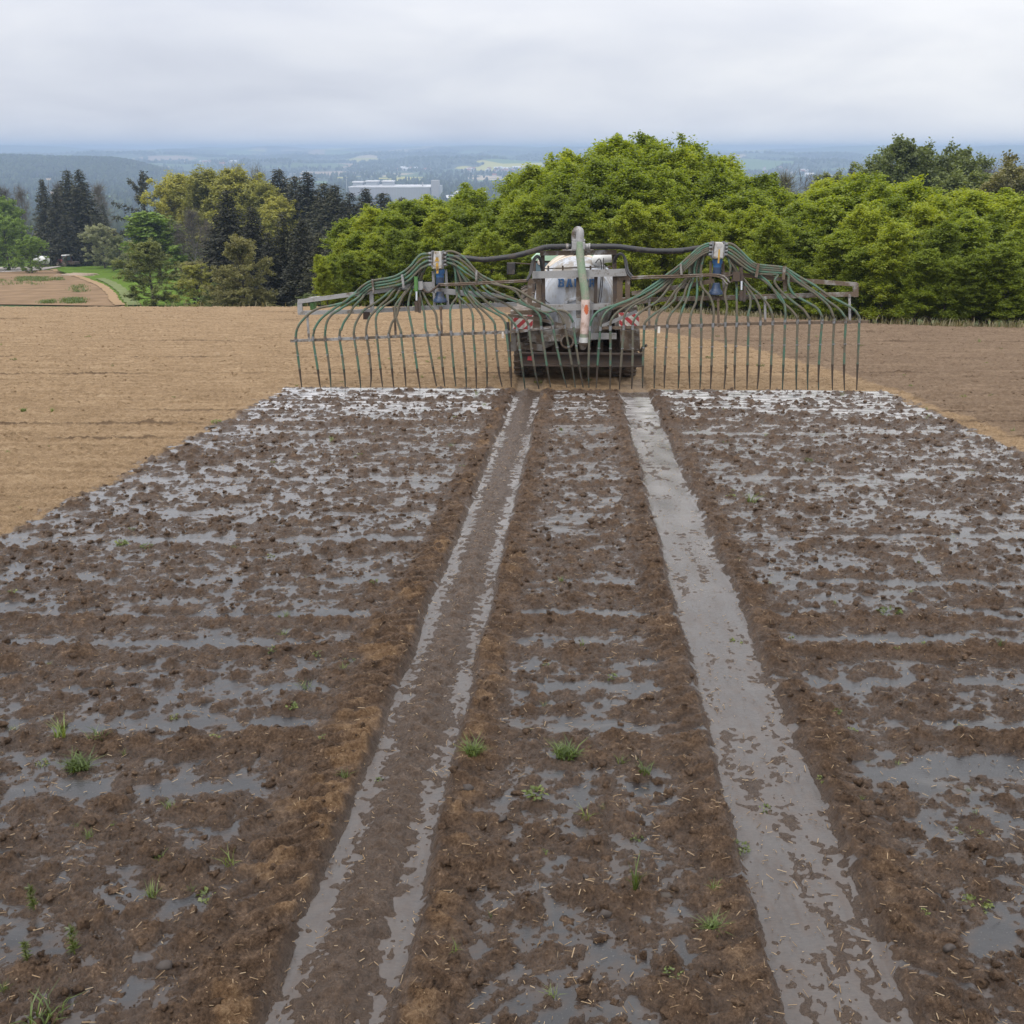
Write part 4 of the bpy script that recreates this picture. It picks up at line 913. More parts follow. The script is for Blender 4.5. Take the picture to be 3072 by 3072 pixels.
# dry grass fringe along the foot of the young trees
def blades(P, hgt, g_, wid=0.012, lean=0.45):
    n = len(P); az = g_.uniform(0, 6.28, n); H_ = hgt * g_.uniform(.5, 1.25, n); u = np.stack([np.cos(az), np.sin(az), 0 * az], -1); s_ = np.stack([-np.sin(az), np.cos(az), 0 * az], -1); ln = (lean * g_.uniform(.2, 1.3, n) * H_)[:, None]
    W_ = (wid * (0.6 + 0.8 * g_.random(n)))[:, None]; m_ = P + u * ln * .30 + np.array((0, 0, 1)) * (H_ * .62)[:, None]; t_ = P + u * ln + np.array((0, 0, 1)) * (H_ * .98)[:, None]
    V = np.stack([P - s_ * W_, P + s_ * W_, m_ + s_ * W_ * .75, m_ - s_ * W_ * .75, t_], 1).reshape(-1, 3); b_ = (np.arange(n) * 5)[:, None]
    return V, (b_ + np.array([[0, 1, 2, 3]])), (b_ + np.array([[3, 2, 4]]))
g_ = np.random.default_rng(50); n = 15000; xx = g_.uniform(-18, 30, n); yy = np.interp(xx, [-18, -2, 8, 16, 22, 30], [48.3, 47.6, 45.0, 38.6, 36.0, 36.0]) + g_.uniform(-1.6, 1.8, n)
yy = np.maximum(yy, crest(xx) + 0.4 + g_.uniform(0, 1.4, n)); zz = base_z(xx, yy) + .0
kp = fbm(xx / 2.2, yy / 1.5, 2, 3) + 0.25 * g_.normal(size=n) + sstep(2, 10, xx) * .55 - .5 * (xx < 3) > 0.30; xx, yy, zz = xx[kp], yy[kp], zz[kp]
V, q_, t_ = blades(np.stack([xx, yy, zz], -1), 0.30, g_, 0.010, 0.8)
tag(link('long_grass', np_mesh('long_grass', V, [q_, t_]), LEAF['dry']), 'dry and green grass fringe at the foot of the young trees', kind='stuff')

g_ = np.random.default_rng(88); uu, vv = [], []
for (u0, u1, v0, v1, n_) in [(50, 145, 834, 846, 260), (160, 185, 836, 844, 60), (195, 250, 900, 914, 200), (130, 160, 906, 914, 60), (215, 255, 858, 880, 60), (-20, 120, 842, 858, 60)]:
    uu.append(g_.uniform(u0, u1, n_)); vv.append(g_.uniform(v0, v1, n_))
P = np.array([hit(a, b, 72, 1500) for a, b in zip(np.concatenate(uu), np.concatenate(vv))]); P[:, 2] += .15
P = np.repeat(P, 7, 0) + g_.normal(0, (.35, .35, 0), (len(P) * 7, 3)); V, q_, t_ = blades(P, 0.30, g_, 0.035, .7)
tag(link('weeds', np_mesh('weeds', V, [q_, t_]), LEAF['grass']), 'green weed strips on the bare field beyond the brow', kind='stuff')
# ------------------------------------------------------------------ slurry tanker with its hose boom
def ZM(o, k): return lambda x, y, dy=0.0: LP(o[0] + x / k, o[1] + y / k, dy)
Z1 = ZM((860, 640), 1932 / 900); Z2 = ZM((1460, 640), 3.22); Z3 = ZM((1760, 640), 1932 / 900)
Z4 = ZM((880, 720), 4.83); Z5 = ZM((1240, 720), 4.83); Z6 = ZM((2000, 700), 4.83); Z7 = ZM((1500, 900), 4.025)
boom = thing('hose_boom', 'wide grey boom with dozens of green trailing hoses behind the slurry tanker', 'hose boom', matrix=MACH)
gh = np.random.default_rng(31)
HR = 0.0245
def hose(up, tip, rail, lower_dy=None):
    """one drag hose: distributor -> arc -> rail -> ground"""
    rail = np.array(rail); tip = np.array(tip); k = (tip - rail)
    bow = np.array((gh.normal(0, .012), gh.normal(0, .03), 0))
    low = [rail + (0, -.035, 0), rail + k * .3 + bow + (0, -.02, 0), rail + k * .62 + bow * 1.2]
    P = smooth_path(list(up) + low, 5)
    o = MB().tube(P, HR, 8).build('hose', MT['hose'], boom, 60)
    q = smooth_path([low[-1], rail + k * .8 + bow, tip + (0, 0, 0.01)], 4)
    nr = np.linspace(HR * 1.02, HR * .50, len(q)); nr[0] = HR * 1.15
    MB().tube(q, nr, 8).build('nozzle', MT['hose_tip'], o, 60)
    c = rail + (0, -.035, 0); MB().tube([c + (0, 0, .05), c - (0, 0, .05)], HR * 1.28, 10).build('hose_clamp', MT['clamp'], o, 60); MB().tube([c + k * .33 + bow * .5 + (0, 0, .012), c + k * .33 + bow * .5 - (0, 0, .012)], HR * 1.2, 8).build('hose_clamp', MT['clamp'], o, 60)
def tipz(p): return np.array((p[0], 0.0, max(0.0, min(p[2], 0.05)) - 0.01))
def lerp_paths(A_, B_, f):
    A_, B_ = smooth_path(A_, 4), smooth_path(B_, 4); ta, tb = np.linspace(0, 1, len(A_)), np.linspace(0, 1, len(B_)); s_ = np.linspace(0, 1, 11)
    ia = np.array([[np.interp(q, ta, A_[:, k]) for k in range(3)] for q in s_]); ib = np.array([[np.interp(q, tb, B_[:, k]) for k in range(3)] for q in s_]); return ia * (1 - f) + ib * f
def pts(Zf, L_, dy=-.05, d1=None): return [Zf(x, y, dy if d1 is None else dy + (d1 - dy) * i / max(1, len(L_) - 1)) for i, (x, y) in enumerate(L_)]

# left wing, distributor outlets outward
LA = [Z5(270, 200, .06), Z4(1840, 215, .04), Z4(1745, 320, .03), Z4(1690, 385, .03), Z4(1570, 480, .03), Z4(1430, 540, .03), Z4(1300, 565, .03), Z4(1140, 590, .03), Z4(1000, 670, .03), Z4(900, 765, .06)]
LB = [Z5(265, 335, .06), Z4(1932, 375, .05), Z4(1840, 420, .04), Z4(1750, 510, .03), Z4(1640, 610, .03), Z4(1480, 655, .03), Z4(1330, 690, .03), Z4(1160, 710, .03), Z4(1090, 740, .06), Z4(1030, 790, .09)]
LH = [(0.0, [(Z4, 840, 815), (Z4, 740, 900), (Z4, 560, 950), (Z4, 380, 985), (Z4, 240, 1060), (Z4, 120, 1180), (Z4, 55, 1290)], (98, 1130), (62, 808)),
      (.33, [(Z4, 870, 800), (Z4, 760, 880), (Z4, 610, 980), (Z4, 470, 1080), (Z4, 370, 1180), (Z4, 300, 1300), (Z1, 180, 745)], (217, 1130), (172, 805)),
      (.66, [(Z4, 930, 840), (Z4, 800, 920), (Z4, 680, 1000), (Z4, 560, 1080), (Z4, 490, 1180), (Z4, 465, 1300), (Z1, 250, 745)], (285, 1120), (250, 803)),
      (1.0, [(Z4, 990, 850), (Z4, 880, 960), (Z4, 810, 1080), (Z4, 730, 1200), (Z4, 690, 1310), (Z1, 345, 745)], (378, 1130), (343, 803))]
for f, lst, tp_, rl in LH:
    up = list(lerp_paths(LA, LB, f)) + [z_(x, y, -.08) for z_, x, y in lst]
    hose(up, tipz(Z1(*tp_)), Z1(*rl))
inL = [([(1400, 745), (1300, 830), (1160, 930), (1040, 1000), (960, 1100), (900, 1220), (880, 1320)], (477, 1135), (437, 798), (1700, 600), (1480, 690)),
       ([(1450, 745), (1370, 850), (1280, 930), (1180, 1030), (1100, 1130), (1065, 1240), (1055, 1330)], (540, 1120), (517, 795), (1720, 600), (1530, 690)),
       ([(1525, 750), (1470, 840), (1380, 910), (1290, 980), (1220, 1060), (1195, 1160), (1205, 1320)], (618, 1120), (583, 790), (1740, 610), (1600, 690)),
       ([(1660, 730), (1590, 820), (1530, 950), (1500, 1090), (1430, 1200), (1390, 1330)], (690, 1120), (660, 785), (1790, 560), (1720, 650)),
       ([(1640, 730), (1540, 860), (1480, 950), (1475, 1060), (1500, 1160), (1560, 1330)], (768, 1115), (738, 780), (1800, 560), (1710, 660)),
       ([(1700, 770), (1670, 900), (1665, 1000), (1690, 1130), (1730, 1330)], (860, 1130), (813, 778), (1820, 560), (1740, 680)),
       ([(1830, 760), (1860, 900), (1900, 1090), (1915, 1280)], (965, 1110), (905, 775), (1850, 520), (1815, 640)),
       ([(1880, 760), (1960, 920), (2060, 1060), (2085, 1240)], (1018, 1110), (985, 772), (1870, 500), (1850, 640))]
for i, (l4, tp_, rl, m1, m2) in enumerate(inL):
    dd = .14 + .05 * (i % 3)
    up = [Z5(268, 215 + (i * 37) % 120, .10), Z4(1915 - 4 * i, 330 + 10 * i, dd), Z4(m1[0] + 60, m1[1] - 120, dd), Z4(*m1, dd), Z4(*m2, dd)] + pts(Z4, l4, .06, -.06)
    hose(up, tipz(Z1(*tp_)), Z1(*rl))
# left wing, outlets towards the tank
RA = [Z5(462, 175, .06), Z5(560, 165, .05), Z5(680, 215, .03), Z5(800, 320, .03), Z5(900, 440, .03), Z5(1010, 525, .03), Z5(1150, 595, .05)]
RB = [Z5(472, 320, .06), Z5(600, 360, .05), Z5(700, 430, .04), Z5(800, 500, .03), Z5(900, 560, .03), Z5(960, 610, .03), Z5(985, 660, .05)]
RH = [(1.0, [(Z5, 1010, 690), (Z5, 1080, 755), (Z5, 1200, 820), (Z5, 1400, 860), (Z5, 1600, 935), (Z5, 1750, 1005), (Z5, 1835, 1110), (Z7, 495, 270)], (1700, 1110), (1640, 740)),
      (.66, [(Z5, 1080, 670), (Z5, 1170, 730), (Z5, 1300, 795), (Z5, 1500, 870), (Z5, 1700, 965), (Z5, 1900, 1055), (Z7, 595, 200), (Z7, 637, 270)], (1805, 1110), (1715, 730)),
      (.33, [(Z5, 1180, 640), (Z5, 1300, 672), (Z5, 1480, 710), (Z5, 1700, 840), (Z5, 1900, 940), (Z7, 680, 130), (Z7, 745, 210), (Z7, 772, 280)], (1860, 1080), (1790, 725)),
      (0.0, [(Z5, 1250, 650), (Z5, 1380, 690), (Z5, 1500, 760), (Z5, 1590, 880), (Z7, 420, 110), (Z7, 560, 148), (Z7, 720, 122), (Z7, 820, 160), (Z7, 868, 235)], (1910, 1110), (1845, 715))]
for f, lst, tp_, rl in RH:
    hose(list(lerp_paths(RA, RB, f)) + [z_(x, y, -.07) for z_, x, y in lst], tipz(Z1(*tp_)), Z1(*rl))
fan = [([(635, 820), (565, 920), (535, 1030), (540, 1200)], (1090, 1115), (1060, 770), 618), ([(672, 880), (690, 1010), (700, 1180)], (1157, 1125), (1132, 768), 645),
       ([(660, 815), (760, 910), (835, 1010), (866, 1160)], (1222, 1130), (1202, 765), 668), ([(780, 815), (880, 950), (985, 1090), (1022, 1220)], (1290, 1120), (1272, 765), 695),
       ([(840, 830), (950, 965), (1090, 1095), (1172, 1200)], (1388, 1115), (1345, 765), 718), ([(875, 840), (1000, 955), (1160, 1045), (1270, 1110), (1335, 1210)], (1448, 1060), (1415, 760), 742),
       ([(1010, 845), (1100, 935), (1230, 1035), (1340, 1090), (1440, 1185)], (1535, 1130), (1485, 750), 790), ([(1130, 850), (1260, 890), (1400, 960), (1540, 1070), (1635, 1165)], (1625, 1130), (1560, 735), 850)]
for i, (l5, tp_, rl, xm) in enumerate(fan):
    dd = .12 + .05 * (i % 3)
    up = [Z5(468, 200 + (i * 41) % 130, .10), Z5(540 + i * 4, 300 + (i * 37) % 60, dd), Z5(600 + i * 12, 420 + 8 * i, dd), Z5(xm, 600 + 6 * i, dd), Z5((xm + l5[0][0]) / 2, 720 + 8 * i, dd)] + pts(Z5, l5, .05, -.06)
    hose(up, tipz(Z1(*tp_)), Z1(*rl))
# right wing, outward
XA = [Z6(835, 148, .06), Z6(930, 150, .04), Z6(1020, 205, .03), Z6(1120, 305, .03), Z6(1220, 400, .03), Z6(1320, 455, .03), Z6(1500, 472, .03), Z6(1690, 495, .03), Z6(1790, 545, .04)]
XB = [Z6(840, 285, .06), Z6(950, 355, .04), Z6(1060, 445, .03), Z6(1180, 530, .03), Z6(1290, 580, .03), Z6(1420, 590, .03), Z6(1560, 600, .03), Z6(1690, 605, .03), Z6(1760, 640, .04)]
XH = [(0.0, [(1380, 415), (1460, 460), (1560, 530), (1640, 572), (1715, 615), (1748, 655)], (1740, 1120), (1752, 688)), (.25, [(1380, 440), (1480, 510), (1550, 562), (1620, 612), (1655, 655)], (1662, 1120), (1665, 690)),
      (.5, [(1355, 440), (1430, 490), (1500, 542), (1560, 598), (1586, 655)], (1585, 1120), (1590, 692)), (.75, [(1300, 455), (1332, 520), (1400, 562), (1480, 608), (1512, 660)], (1495, 1115), (1513, 695)),
      (1.0, [(1210, 440), (1250, 500), (1320, 562), (1395, 620), (1430, 672)], (1425, 1120), (1433, 698))]
for f, l3, tp_, rl in XH:
    up = list(lerp_paths(XA, XB, f)); up = up[:-2] if f == 1.0 else up
    hose(up + pts(Z3, l3, .0, -.07), tipz(Z3(*tp_)), Z3(*rl))
mids = [([(1160, 435), (1190, 470), (1250, 560), (1318, 622), (1352, 668)], (1352, 1110), (1355, 698), [(960, 385), (1150, 510), (1330, 600)]),
        ([(1150, 440), (1230, 515), (1270, 575), (1280, 640)], (1262, 1115), (1275, 700), [(960, 400), (1120, 510), (1290, 610)]),
        ([(1015, 425), (1055, 475), (1110, 520), (1170, 592), (1196, 655)], (1182, 1115), (1197, 703), [(920, 380), (980, 470), (1040, 570)]),
        ([(1012, 445), (1070, 525), (1105, 585), (1118, 645)], (1100, 1110), (1117, 705), [(915, 390), (970, 480), (1030, 580)]),
        ([(1010, 470), (1048, 530), (1054, 590), (1038, 660)], (1033, 1115), (1040, 710), [(910, 390), (950, 480), (1010, 600)]),
        ([(966, 460), (966, 540), (967, 640)], (955, 1120), (965, 715), [(905, 400), (940, 500), (985, 640)]),
        ([(905, 460), (893, 500), (892, 545), (904, 600), (896, 660)], (885, 1120), (890, 715), [(905, 400), (925, 500), (900, 660)])]
for i, (l3, tp_, rl, m) in enumerate(mids):
    dd = .10 + .05 * (i % 3)
    hose([Z6(838, 160 + (i * 43) % 120, .10)] + [Z6(x, y, dd) for x, y in m] + pts(Z3, l3, .05, -.06), tipz(Z3(*tp_)), Z3(*rl))
# right wing, towards the tank
YA = [Z6(640, 150, .06), Z6(550, 165, .05), Z6(450, 225, .03), Z6(330, 330, .03), Z6(210, 440, .03), Z6(100, 530, .03), Z6(0, 600, .03), Z3(480, 425, .05)]
YB = [Z6(650, 265, .06), Z6(570, 280, .05), Z6(470, 335, .04), Z6(370, 430, .03), Z6(270, 520, .05), Z6(190, 600, .08), Z6(100, 660, .12), Z3(545, 450, .12)]
YH = [(0.0, [(400, 480), (300, 545), (200, 585), (120, 610), (62, 642), (32, 690)], (15, 1120), (22, 740)), (.25, [(410, 490), (290, 555), (180, 598), (122, 640), (96, 690)], (62, 1110), (88, 740)),
      (.5, [(440, 498), (330, 560), (250, 602), (190, 645), (158, 690)], (150, 1130), (152, 738)), (.75, [(465, 500), (380, 550), (300, 592), (252, 640), (238, 690)], (210, 1135), (238, 735)),
      (1.0, [(500, 515), (450, 570), (370, 620), (320, 662), (300, 700)], (290, 1130), (296, 733))]
for f, l3, tp_, rl in YH:
    hose(list(lerp_paths(YA, YB, f)) + pts(Z3, l3, .0, -.07), tipz(Z3(*tp_)), Z3(*rl))
fan2 = [([(570, 500), (500, 600), (430, 652), (382, 695)], (360, 1120), (370, 733), 330), ([(582, 505), (568, 552), (530, 592), (470, 642), (450, 690)], (435, 1120), (445, 730), 350), ([(640, 485), (625, 535), (590, 592), (546, 642), (522, 690)], (500, 1120), (518, 728), 375),
        ([(664, 482), (648, 545), (616, 622), (596, 690)], (590, 1115), (592, 725), 400), ([(712, 490), (704, 570), (680, 625), (666, 680)], (665, 1120), (664, 725), 430), ([(752, 500), (738, 580), (736, 660)], (730, 1120), (737, 722), 462), ([(735, 450), (755, 490), (790, 530), (815, 595), (818, 660)], (798, 1120), (812, 720), 495)]
for i, (l3, tp_, rl, xm) in enumerate(fan2):
    dd = .12 + .05 * (i % 3)
    hose([Z6(645, 170 + (i * 41) % 110, .10), Z6(575 - 3 * i, 250 + 10 * i, dd), Z6(xm + 60 - 4 * i, 360, dd), Z6(xm, 480 + 10 * i, dd), Z6(xm - 20 + 6 * i, 620, dd)] + pts(Z3, l3, .06, -.06), tipz(Z3(*tp_)), Z3(*rl))

# boom frame
def bars(name, mat, L_, smooth=None, parent=None):
    mb = MB()
    for p, q, w_, h_ in L_: mb.bar(p, q, w_, h_)
    return mb.build(name, mat, parent or boom, smooth)
bars('hose_rail', MT['galv'], [(Z1(25, 822, .02), Z1(1450, 763, .02), .05, .055), (Z1(1450, 763, .02), Z2(300, 1143, .02), .05, .055), (Z2(300, 1143, .02), Z2(735, 1085, .02), .05, .05)])
bars('hose_rail', MT['galv_dirty'], [(Z2(1110, 1108, .02), Z3(500, 729, .02), .05, .055), (Z3(500, 729, .02), Z3(1000, 712, .02), .05, .055), (Z3(1000, 712, .02), Z3(1812, 697, .02), .05, .055)])
D = .20
bars('wing_frame', MT['galv'], [(Z4(70, 893, D), Z4(1170, 745, D), .07, .085), (Z4(1170, 745, D), Z4(1800, 650, D), .07, .10), (Z4(95, 897, D), Z4(100, 1062, D), .06, .10), (Z4(75, 1055, D + .004), Z4(900, 1038, D), .07, .085), (Z4(900, 1038, D), Z5(200, 985, D), .07, .085), (Z5(200, 985, D), Z5(1500, 930, D), .07, .085),
     (Z4(1130, 770, D), Z4(1142, 1000, D), .06, .08), (Z4(1800, 650, D), Z5(280, 650, D), .06, .11), (Z5(60, 715, D), Z5(370, 735, D), .05, .10), (Z5(370, 735, D), Z5(1180, 812, D), .06, .11), (Z5(1180, 812, D), Z2(180, 800, D + .1), .05, .09), (Z5(285, 450, D), Z5(308, 950, D), .05, .05), (Z5(470, 430, D), Z5(502, 940, D), .05, .05)])
bars('wing_frame', MT['galv_dirty'], [(Z3(1740, 458, D), Z3(1270, 425, D), .07, .085), (Z3(1270, 425, D), Z3(960, 392, D), .07, .085), (Z3(1732, 452, D + .004), Z3(1732, 538, D), .07, .10), (Z3(1740, 520, D), Z3(1000, 540, D), .07, .09), (Z3(1000, 540, D), Z3(400, 556, D), .07, .09), (Z3(400, 556, D), Z3(180, 590, D + .15), .06, .12),
     (Z3(1275, 342, D - .1), Z3(1278, 500, D), .06, .07), (Z3(960, 392, D), Z3(820, 395, D), .06, .09), (Z6(690, 690, D), Z6(0, 805, D), .06, .085), (Z6(0, 805, D), Z3(290, 515, D + .1), .06, .08), (Z6(640, 400, D), Z6(630, 900, D), .05, .05), (Z6(815, 400, D), Z6(835, 900, D), .05, .05)])
for b_ in [(Z4(1143, 565, -.03), Z4(1162, 765, -.03), .05, .035), (Z4(1575, 500, -.03), Z4(1600, 690, -.03), .05, .045), (Z5(915, 440, -.03), Z5(912, 600, -.03), .05, .04)]: bars('hose_bracket', MT['galv'], [b_])
for b_ in [(Z6(1330, 435, -.03), Z6(1295, 635, -.03), .05, .05), (Z6(1705, 475, -.03), Z6(1690, 670, -.03), .05, .055), (Z6(200, 440, -.03), Z6(215, 600, -.03), .05, .04)]: bars('hose_bracket', MT['galv_dirty'], [b_])
for a_, b_, mt_ in [(Z4(200, 1070, .08), Z1(145, 822, .05), 'galv'), (Z1(692, 600, .08), Z1(703, 800, .05), 'galv'), (Z1(992, 600, .08), Z1(1000, 790, .05), 'galv_dirty'), (Z3(403, 545, .08), Z3(403, 742, .05), 'galv_dirty'), (Z3(846, 545, .08), Z3(850, 730, .05), 'galv_dirty'), (Z3(1148, 535, .08), Z3(1150, 722, .05), 'galv'), (Z3(1692, 520, .08), Z3(1695, 712, .05), 'galv')]:
    MB().bar(a_, b_, .03, .045).tube([a_ + (a_ - a_) , a_ * .9 + b_ * .1], .035, 8).build('rail_hanger', MT[mt_], boom)
bars('bumper_block', MT['dark_steel'], [(Z4(1062, 1040, D - .02), Z4(1064, 1150, D - .02), .10, .13)])
# plastic can hung on the far left, hydraulic lines, fold cylinders
MB().box(Z4(240, 1015, D + .12), Z4(335, 885, D + .36), .02).build('side_can', MT['green_paint'], boom, 40)
bars('can_lid', MT['grey_white'], [(Z4(225, 862, D + .2), Z4(385, 845, D + .2), .2, .09)])
def pipes(name, mat, runs, r=.018):
    mb = MB()
    for run in runs: mb.tube(smooth_path(run, 4), r, 7)
    return mb.build(name, mat, boom, 60)
pipes('hydraulic_line', MT['galv_dirty'], [[Z5(360, 640, 0), Z5(800, 622, 0), Z5(1200, 603, 0), Z5(1640, 580, .05)], [Z5(360, 662, 0), Z5(800, 645, 0), Z5(1200, 626, 0), Z5(1640, 602, .05)]])
pipes('hydraulic_line', MT['galv_dirty'], [[Z2(1400, 615, .05), Z3(400, 405, 0), Z3(600, 400, 0), Z6(760, 600, 0), Z6(920, 715, -.02)], [Z2(1400, 632, .05), Z3(400, 417, 0), Z3(600, 412, 0), Z6(720, 622, 0), Z6(880, 740, -.02)]])
pipes('hydraulic_line', MT['dark_steel'], [[Z5(380, 640, -.02), Z5(300, 710, -.02), Z5(210, 762, 0), Z5(130, 700, .02)], [Z6(760, 640, 0), Z6(900, 620, 0), Z6(1000, 575, 0)]], .022)
for i, (c0, c1, e0, e1, mt_) in enumerate([(Z5(38, 530, -.02), Z5(42, 745, -.02), Z5(46, 742, -.02), Z5(50, 1040, -.02), 'green_paint'), (Z6(1075, 495, -.02), Z6(1083, 690, -.02), Z6(1083, 690, -.02), Z6(1080, 975, -.02), 'dark_steel')]):
    cyl = MB().tube([c0, c1], .042, 12).build('fold_cylinder', MT[mt_], boom, 60)
    MB().tube([e0, e0 * .55 + e1 * .45], .026, 10).build('piston_rod', MT['chrome'], cyl, 60)
    MB().tube([e0 * .5 + e1 * .5, e1], .045, 10).bar(e1 + (0.06, 0, -.02), e1 + (0.06, 0, .3), .04, .05).build('cylinder_foot', MT['dark_steel'], cyl, 60)
MB().bar(Z6(1010, 560, -.01), Z6(1000, 690, -.01), .16, .14).bar(Z6(930, 690, 0), Z6(1090, 660, 0), .12, .05).build('hinge_plate', MT['dark_steel'], boom)
bars('hinge_plate', MT['galv'], [(Z5(90, 600, .05), Z5(110, 720, .05), .10, .12)])
# valve ties on the rail
for p in (Z1(1393, 775, -.03), Z3(465, 742, -.03)): bars('rail_tag', MT['white'], [(p + (0, 0, .04), p - (0, 0, .09), .03, .05)])

# distributor heads
def distributor(tl, br, motor_top, motor_bot, cone, stick, rusty):
    c = (tl + br) / 2; hw = abs(br[0] - tl[0]) / 2; hh = abs(tl[2] - br[2]) / 2; y = .12
    o = MB().prism([(c[0] - hw, c[2] - hh), (c[0] + hw, c[2] - hh), (c[0] + hw * .98, c[2] + hh * .7), (c[0] + hw * .6, c[2] + hh), (c[0] - hw * .7, c[2] + hh)], y - .16, y + .22, .02).lathe([(.02, -.17), (.05, -.168), (.05, -.16)], (c[0], y, c[2] + hh * .62), 'y', 12).build('distributor', MT['grey_white'], boom, 40)
    for s_ in (-1, 1):
        side = MB(); x0 = c[0] + s_ * hw; side.bar((x0 + s_ * .012, y + .03, c[2] - hh * .8), (x0 + s_ * .012, y + .03, c[2] + hh * 1.08), .32, .024, (1, 0, 0))
        for k in range(4):
            for yy in (-.08, .04, .15): side.tube([(x0, y + yy, c[2] + hh * .75 - k * hh * .42), (x0 + s_ * .085, y + yy, c[2] + hh * .75 - k * hh * .42)], HR * 1.2, 8)
        side.build('outlet_ring', MT['clamp'], o, 50)
    w_ = hw * .45; z0 = c[2]
    if stick:
        MB().prism([(c[0] - w_, z0 - .02), (c[0] + w_, z0 - .02), (c[0], z0 + .14)], y - .166, y - .1615).prism([(c[0] - w_ * .55, z0 - .26), (c[0] + w_ * .55, z0 - .26), (c[0] + w_ * .55, z0 - .05), (c[0] - w_ * .55, z0 - .05)], y - .166, y - .1615).build('warning_sticker', MT['yellow'], o)
        MB().prism([(c[0] - w_ * .12, z0 + .015), (c[0] + w_ * .12, z0 + .015), (c[0] + w_ * .1, z0 + .09), (c[0] - w_ * .1, z0 + .09)], y - .171, y - .1665).prism([(c[0] - w_ * .3, z0 - .20), (c[0] + w_ * .3, z0 - .20), (c[0] + w_ * .1, z0 - .11), (c[0] - w_ * .2, z0 - .11)], y - .171, y - .1665).build('sticker_symbol', MT['dark_steel'], o)
    else:
        MB().prism([(c[0] - w_ * .3, z0 - .25), (c[0] + w_ * .5, z0 - .25), (c[0] + w_ * .5, z0 + .02), (c[0] - w_ * .1, z0 + .02)], y - .166, y - .1615).build('warning_sticker', MT['yellow'], o)
    mx_ = (motor_top[0] + motor_bot[0]) / 2
    z1, z2, z3, z4 = motor_top[2], motor_bot[2], cone[0][2], cone[1][2]
    MB().lathe([(.105, z1), (.105, z1 - .07), (.085, z1 - .10), (.085, z1 - .16)], (mx_, y, 0), 'z', 20).build('motor_neck', MT['blue'], o, 50)
    MB().lathe([(.088, z1 - .16), (.088, z2)], (mx_, y, 0), 'z', 20).build('drive_motor', MT['dark_blue'], o, 50)
    MB().lathe([(.075, z3), (.09, z3 - (z3 - z4) * .45), (.135, z4 + .06), (.145, z4 + .05), (.145, z4), (.10, z4 - .01)], (mx_, y, 0), 'z', 20).build('inlet_cone', MT['dark_blue'], o, 50)
distributor(Z5(285, 165, .1), Z5(425, 420, .1), Z5(380, 425, .1), Z5(385, 640, .1), (Z5(400, 750, .1), Z5(400, 900, .1)), True, False)
distributor(Z6(672, 125, .1), Z6(808, 365, .1), Z6(735, 375, .1), Z6(735, 600, .1), (Z6(722, 720, .1), Z6(722, 885, .1)), False, True)
# fat supply hoses
MB().tube(smooth_path([Z2(818, 322, .42), Z2(700, 322, .40), Z2(560, 330, .36), Z2(430, 370, .32), Z2(250, 415, .3), Z2(60, 440, .3), Z5(1000, 285, .3), Z5(800, 265, .34), Z5(620, 255, .40), Z5(480, 270, .42)], 6), .054, 12).build('supply_hose', MT['black_rubber'], boom, 60)
MB().tube(smooth_path([Z2(960, 322, .42), Z2(1100, 320, .40), Z2(1260, 322, .36), Z2(1440, 345, .33), Z2(1640, 365, .32), Z2(1900, 362, .32), Z6(0, 260, .32), Z6(250, 245, .34), Z6(450, 215, .38), Z6(640, 215, .42)], 6), .054, 12).build('supply_hose', MT['black_rubber'], boom, 60)
MB().tube([Z2(765, 322, .415), Z2(790, 322, .415)], .066, 14).build('hose_coupling', MT['galv'], boom, 50)
MB().tube([Z2(940, 322, .42), Z2(985, 322, .41)], .062, 14).tube([Z2(985, 322, .41), Z2(1000, 322, .41)], .072, 14).build('hose_coupling', MT['galv'], boom, 50)
MB().box(Z2(822, 355, .30), Z2(870, 272, .52), .01).box(Z2(925, 350, .30), Z2(948, 275, .52), .01).tube([Z2(830, 262, .38), Z2(950, 262, .38)], .03, 8).build('valve_block', MT['galv'], boom)

# ------------------------------------------------------------------ the tanker itself
tk = thing('slurry_tanker', 'grey slurry tanker with blue lettering and a ribbed hose hanging down its back', 'slurry tanker', matrix=MACH)
TXc = -0.07; TZc = 1.74; RT = 0.95
MB().lathe([(.05, 1.02), (.40, 1.03), (.66, 1.08), (.735, 1.13)], (TXc, 0, TZc), 'y', 48).lathe([(.735, 1.131), (.755, 1.14), (RT, 1.56), (RT, 6.6), (.7, 7.0), (.1, 7.15)], (TXc, 0, TZc), 'y', 48).build('tank', MT['tank'], tk, 35)
m_ = MB()
for k in range(9):   # cream weathered strip and hatch on the crown of the vessel
    pass
arc = [(TXc + (RT + .006) * math.cos(a), TZc + (RT + .006) * math.sin(a)) for a in np.linspace(math.radians(58), math.radians(150), 14)] + [(TXc + (RT + .001) * math.cos(a), TZc + (RT + .001) * math.sin(a)) for a in np.linspace(math.radians(150), math.radians(58), 14)]
MB().prism(arc, 1.58, 6.4).build('tank_top_coating', MT['tank_top'], tk)
MB().lathe([(.26, 0), (.26, .10), (.30, .10), (.30, .14), (.22, .17), (.05, .19)], (TXc - .05, 3.0, TZc + RT - .02), 'z', 24).build('dome_hatch', MT['galv'], tk, 40)
MB().box((TXc - .12, 2.0, TZc + RT), (TXc + .2, 2.3, TZc + RT + .10), .02).tube([(TXc + .0, 2.1, TZc + RT + .1), (TXc + .34, 2.1, TZc + RT + .14)], .03, 8).build('top_fitting', MT['galv_dirty'], tk)
mh = Z2(885, 1000, 1.0)
